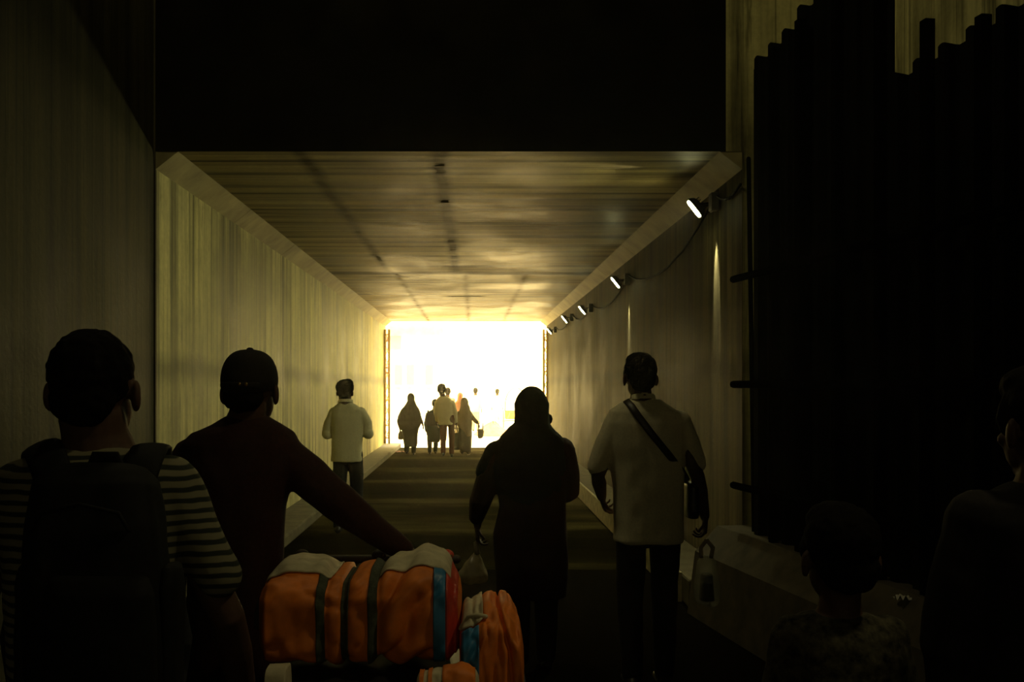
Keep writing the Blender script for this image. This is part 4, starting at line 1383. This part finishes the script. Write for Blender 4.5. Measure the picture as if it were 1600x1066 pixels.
def lin(pts):
    def fn(u):
        for (a, b), (c, d) in zip(pts[:-1], pts[1:]):
            if u <= c:
                t = (u - a) / (c - a) if c > a else 0
                t = t * t * (3 - 2 * t)
                return b + (d - b) * t
        return pts[-1][1]
    return fn


def cr1(u, v):
    q = Vector((u * 5, math.cos(2 * PI * v) * 1.3, math.sin(2 * PI * v) * 1.3))
    d = 0.010 * noise.noise(q * 1.3) + 0.006 * noise.noise(q * 3.1)
    if 0.42 < u < 0.97:                       # diagonal pulls running down from the tie
        w = math.sin(PI * (u - 0.42) / 0.55) * max(0.0, math.cos(2 * PI * v)) ** 0.5
        t = u * 7.5 - math.sin(2 * PI * v) * 1.5
        d += w * (0.030 * abs(math.sin(t * 2.2 + 0.9 * noise.noise(q))) - 0.014)
    else:
        d += 0.013 * abs(math.sin(math.sin(2 * PI * v) * 3.5 + u * 3 + noise.noise(q) * 1.5))
    for uc in (0.345, 0.435, 0.60):           # drawn in by the straps
        d -= 0.012 * math.exp(-((u - uc) / 0.022) ** 2)
    return d


s1 = Sack('sack', 'big orange woven sack with green straps, blue and red bands, on the handcart', 394, 720, 2.52, 0.38,
          lin([(0, 914), (0.1, 908), (0.3, 908), (0.4, 914), (0.55, 905), (0.68, 900), (0.8, 888), (0.9, 893), (1.0, 920)]),
          lin([(0, 1040), (0.5, 1046), (1.0, 1044)]), 1, cr1)
s1.skin('sack_body', M['orange'])
for uc, w in ((0.325, 0.02), (0.440, 0.018), (0.575, 0.022)):
    s1.skin('strap', M['webbing'], uc - w, uc + w, -0.24, 0.3, 0.005, 6, 60, label='green-grey webbing strap')
s1.skin('blue_band', M['blue'], 0.868, 0.925, -0.22, 0.3, 0.006, 10, 60, label='blue woven band')
s1.skin('red_band', M['redband'], 0.928, 0.985, -0.2, 0.3, 0.005, 10, 60, label='red woven band')
s1.skin('pale_cloth', M['sackcloth'], 0.03, 0.36, 0.195, 0.36, 0.006, 30, 24, label='off-white cloth showing along the top', extra=lambda u, v: 0.008 * math.sin(PI * u) ** 0.8 * math.sin(PI * v) * (1 + 0.6 * noise.noise(Vector((u * 5, v * 4, 2)))))
s1.skin('pale_cloth', M['sackcloth'], 0.60, 0.95, 0.175, 0.36, 0.006, 30, 24, label='off-white cloth bulging at the top right', extra=lambda u, v: 0.014 * math.sin(PI * u) ** 0.6 * math.sin(PI * v) * (1 + 0.5 * noise.noise(Vector((u * 4, v * 4, 9)))))


def cr2(u, v):
    q = Vector((u * 3, math.cos(2 * PI * v) * 1.3, math.sin(2 * PI * v) * 1.3))
    d = 0.012 * noise.noise(q * 1.5) + 0.006 * noise.noise(q * 3.3)
    d += 0.008 * abs(math.sin(u * 16 + noise.noise(q * 2) * 2))
    d -= 0.02 * math.exp(-((u - (0.78 - 0.18 * math.sin(2 * PI * v))) / 0.02) ** 2)
    return d


s2 = Sack('sack', 'smaller orange sack with dark blue side panel at the right end of the cart', 717, 822, 2.44, 0.36,
          lin([(0, 986), (0.28, 978), (0.4, 962), (0.75, 964), (0.9, 980), (1.0, 1018)]),
          lin([(0, 1120), (0.6, 1120), (1.0, 1112)]), 2, cr2)
s2.skin('sack_body', M['orange'], nu=80, nv=80)
s2.skin('blue_panel', M['blue'], 0.03, 0.30, -0.24, 0.14, 0.006, 16, 50, label='dark blue side panel')
s2.skin('pale_cloth', M['sackcloth'], 0.04, 0.36, 0.15, 0.36, 0.008, 20, 20, label='off-white cloth at the tied mouth', extra=lambda u, v: 0.012 * math.sin(PI * u) * math.sin(PI * v) + 0.003 * math.sin(u * 9))
build(Geo().limb([s2.S(0.02, 0.17, 0.012), s2.S(0.14, 0.19, 0.016), s2.S(0.28, 0.18, 0.016), s2.S(0.40, 0.15, 0.008)], [0.006] * 4, 8), 'tie_cord', M['sackcloth'], s2.root)

# dark bundle and a pale-striped sack lying underneath, only their tops show
def cr3(u, v):
    q = Vector((u * 5, math.cos(2 * PI * v) * 1.5, math.sin(2 * PI * v) * 1.5))
    return 0.012 * noise.noise(q * 1.4) + 0.006 * noise.noise(q * 3)


s3 = Sack('bundle', 'dark cloth bundle lying under the big orange sack on the handcart', 400, 700, 2.50, 0.46,
          lin([(0, 1070), (0.2, 1065), (0.8, 1065), (1, 1072)]), lin([(0, 1122), (1, 1122)]), 3, cr3)
s3.skin('bundle_body', M['black'], nu=60, nv=60)
tag(s3.root, s3.root['label'], 'bundle')
s4 = Sack('sack', 'low sack with orange and off-white stripes at the bottom edge of the picture', 648, 750, 2.32, 0.10,
          lin([(0, 1062), (0.4, 1056), (0.7, 1050), (1, 1060)]), lin([(0, 1160), (1, 1160)]), 4, lambda u, v: 0.35 * cr3(u, v))
s4.skin('sack_body', M['sackcloth'], nu=60, nv=50)
for a, b in ((0.06, 0.13), (0.2, 0.26), (0.42, 0.93)):
    s4.skin('orange_stripe', M['orange'], a, b, -0.2, 0.4, 0.004, 12, 40, label='orange stripe')
s5 = Sack('sack', 'pale sack showing below the left end of the big orange sack', 410, 446, 2.36, 0.10,
          lin([(0, 1050), (1, 1048)]), lin([(0, 1150), (1, 1150)]), 5, lambda u, v: 0.15 * cr3(u * 0.2, v))
s5.skin('sack_body', M['sackcloth'], nu=30, nv=40)

# ---------------------------------------------------------------- camera, light, air
cam = bpy.data.cameras.new('camera')
cam.sensor_width = 36
cam.lens = F * 36 / 1600
cam.shift_x = (800 - CX) / 1600
cam.shift_y = (CY - 533) / 1600
cam.clip_start = 0.05
cam.clip_end = 300
co = bpy.data.objects.new('camera', cam)
COL.objects.link(co)
co.location = (0, 0, EYE)
co.rotation_euler = (PI / 2, 0, 0)
SC.camera = co


def light(name, kind, loc, target, energy, col, **kw):
    l = bpy.data.lights.new(name, kind)
    l.energy = energy
    l.color = col
    for k_, v_ in kw.items():
        setattr(l, k_, v_)
    o = bpy.data.objects.new(name, l)
    COL.objects.link(o)
    o.location = loc
    o.rotation_euler = (Vector(target) - Vector(loc)).to_track_quat('-Z', 'Y').to_euler()
    return o


WARM = (1.0, 0.86, 0.44)
light('high_sun', 'AREA', (6, 46, 38), (0, 42, 0), 150000, (1.0, 0.86, 0.60), size=16)
# the beam each floodlight throws across the tunnel from behind its glass
for y, z, _ in LAMPS:
    p0 = Vector((1.83, y, z)) + LN * 0.03
    light('floodlight_beam', 'SPOT', p0, p0 + LN, 100, (1, 0.97, 0.5), spot_size=2.3, spot_blend=0.6, shadow_soft_size=0.03)
# faint unseen fill added behind the viewer to lift the walkers' backs
light('rear_fill', 'AREA', (0.4, -2.9, 2.6), (0.0, 6, 1.0), 6.0, WARM, size=2.5)
# side spill of the floodlights: down the wall and along the ceiling
for (y, z, _), e in zip(LAMPS[:2], (210, 190)):
    light('floodlight_spill', 'SPOT', (XR - 0.10, y - 0.1, z - 0.10), (XR + 0.16, y - 0.1, z - 1.2), e, (1, 0.95, 0.66), spot_size=0.44, spot_blend=0.9, shadow_soft_size=0.01)
light('floodlight_spill', 'SPOT', (1.62, 7.84, 3.30), (0.2, 7.78, 3.36), 22, (1, 0.95, 0.66), spot_size=0.42, spot_blend=0.8, shadow_soft_size=0.01)
# weak lamp high on the right of the approach, outside the picture
light('approach_lamp', 'SPOT', (1.9, 1.72, 4.4), (-0.2, 2.6, 0.9), 50, WARM, spot_size=0.9, spot_blend=0.7, shadow_soft_size=0.12)
light('portal_wall_fill', 'AREA', (-1.5, 5.4, 6.7), (3.05, 6.7, 4.2), 33.0, WARM, size=0.8)  # unseen fill added to brighten the portal face and wall above the fence

w = bpy.data.worlds.new('world')
SC.world = w
w.use_nodes = True
nt = w.node_tree
bg = nt.nodes['Background']
bg.inputs['Color'].default_value = (0, 0, 0, 1)
bg.inputs['Strength'].default_value = 0
vs = node(nt, 'ShaderNodeVolumeScatter', Density=0.0016, Anisotropy=0.9)
vs.inputs['Color'].default_value = (1.0, 0.95, 0.85, 1)
nt.links.new(vs.outputs[0], nt.nodes['World Output'].inputs['Volume'])

vw = SC.view_settings
vw.view_transform = 'Standard'
vw.look = 'None'
vw.gamma = 1
vw.use_curve_mapping = False
vw.exposure = 0.0
cy = SC.cycles
cy.use_denoising = True
cy.max_bounces = 10
cy.diffuse_bounces = 6
cy.glossy_bounces = 4
cy.volume_bounces = 1
cy.sample_clamp_indirect = 8
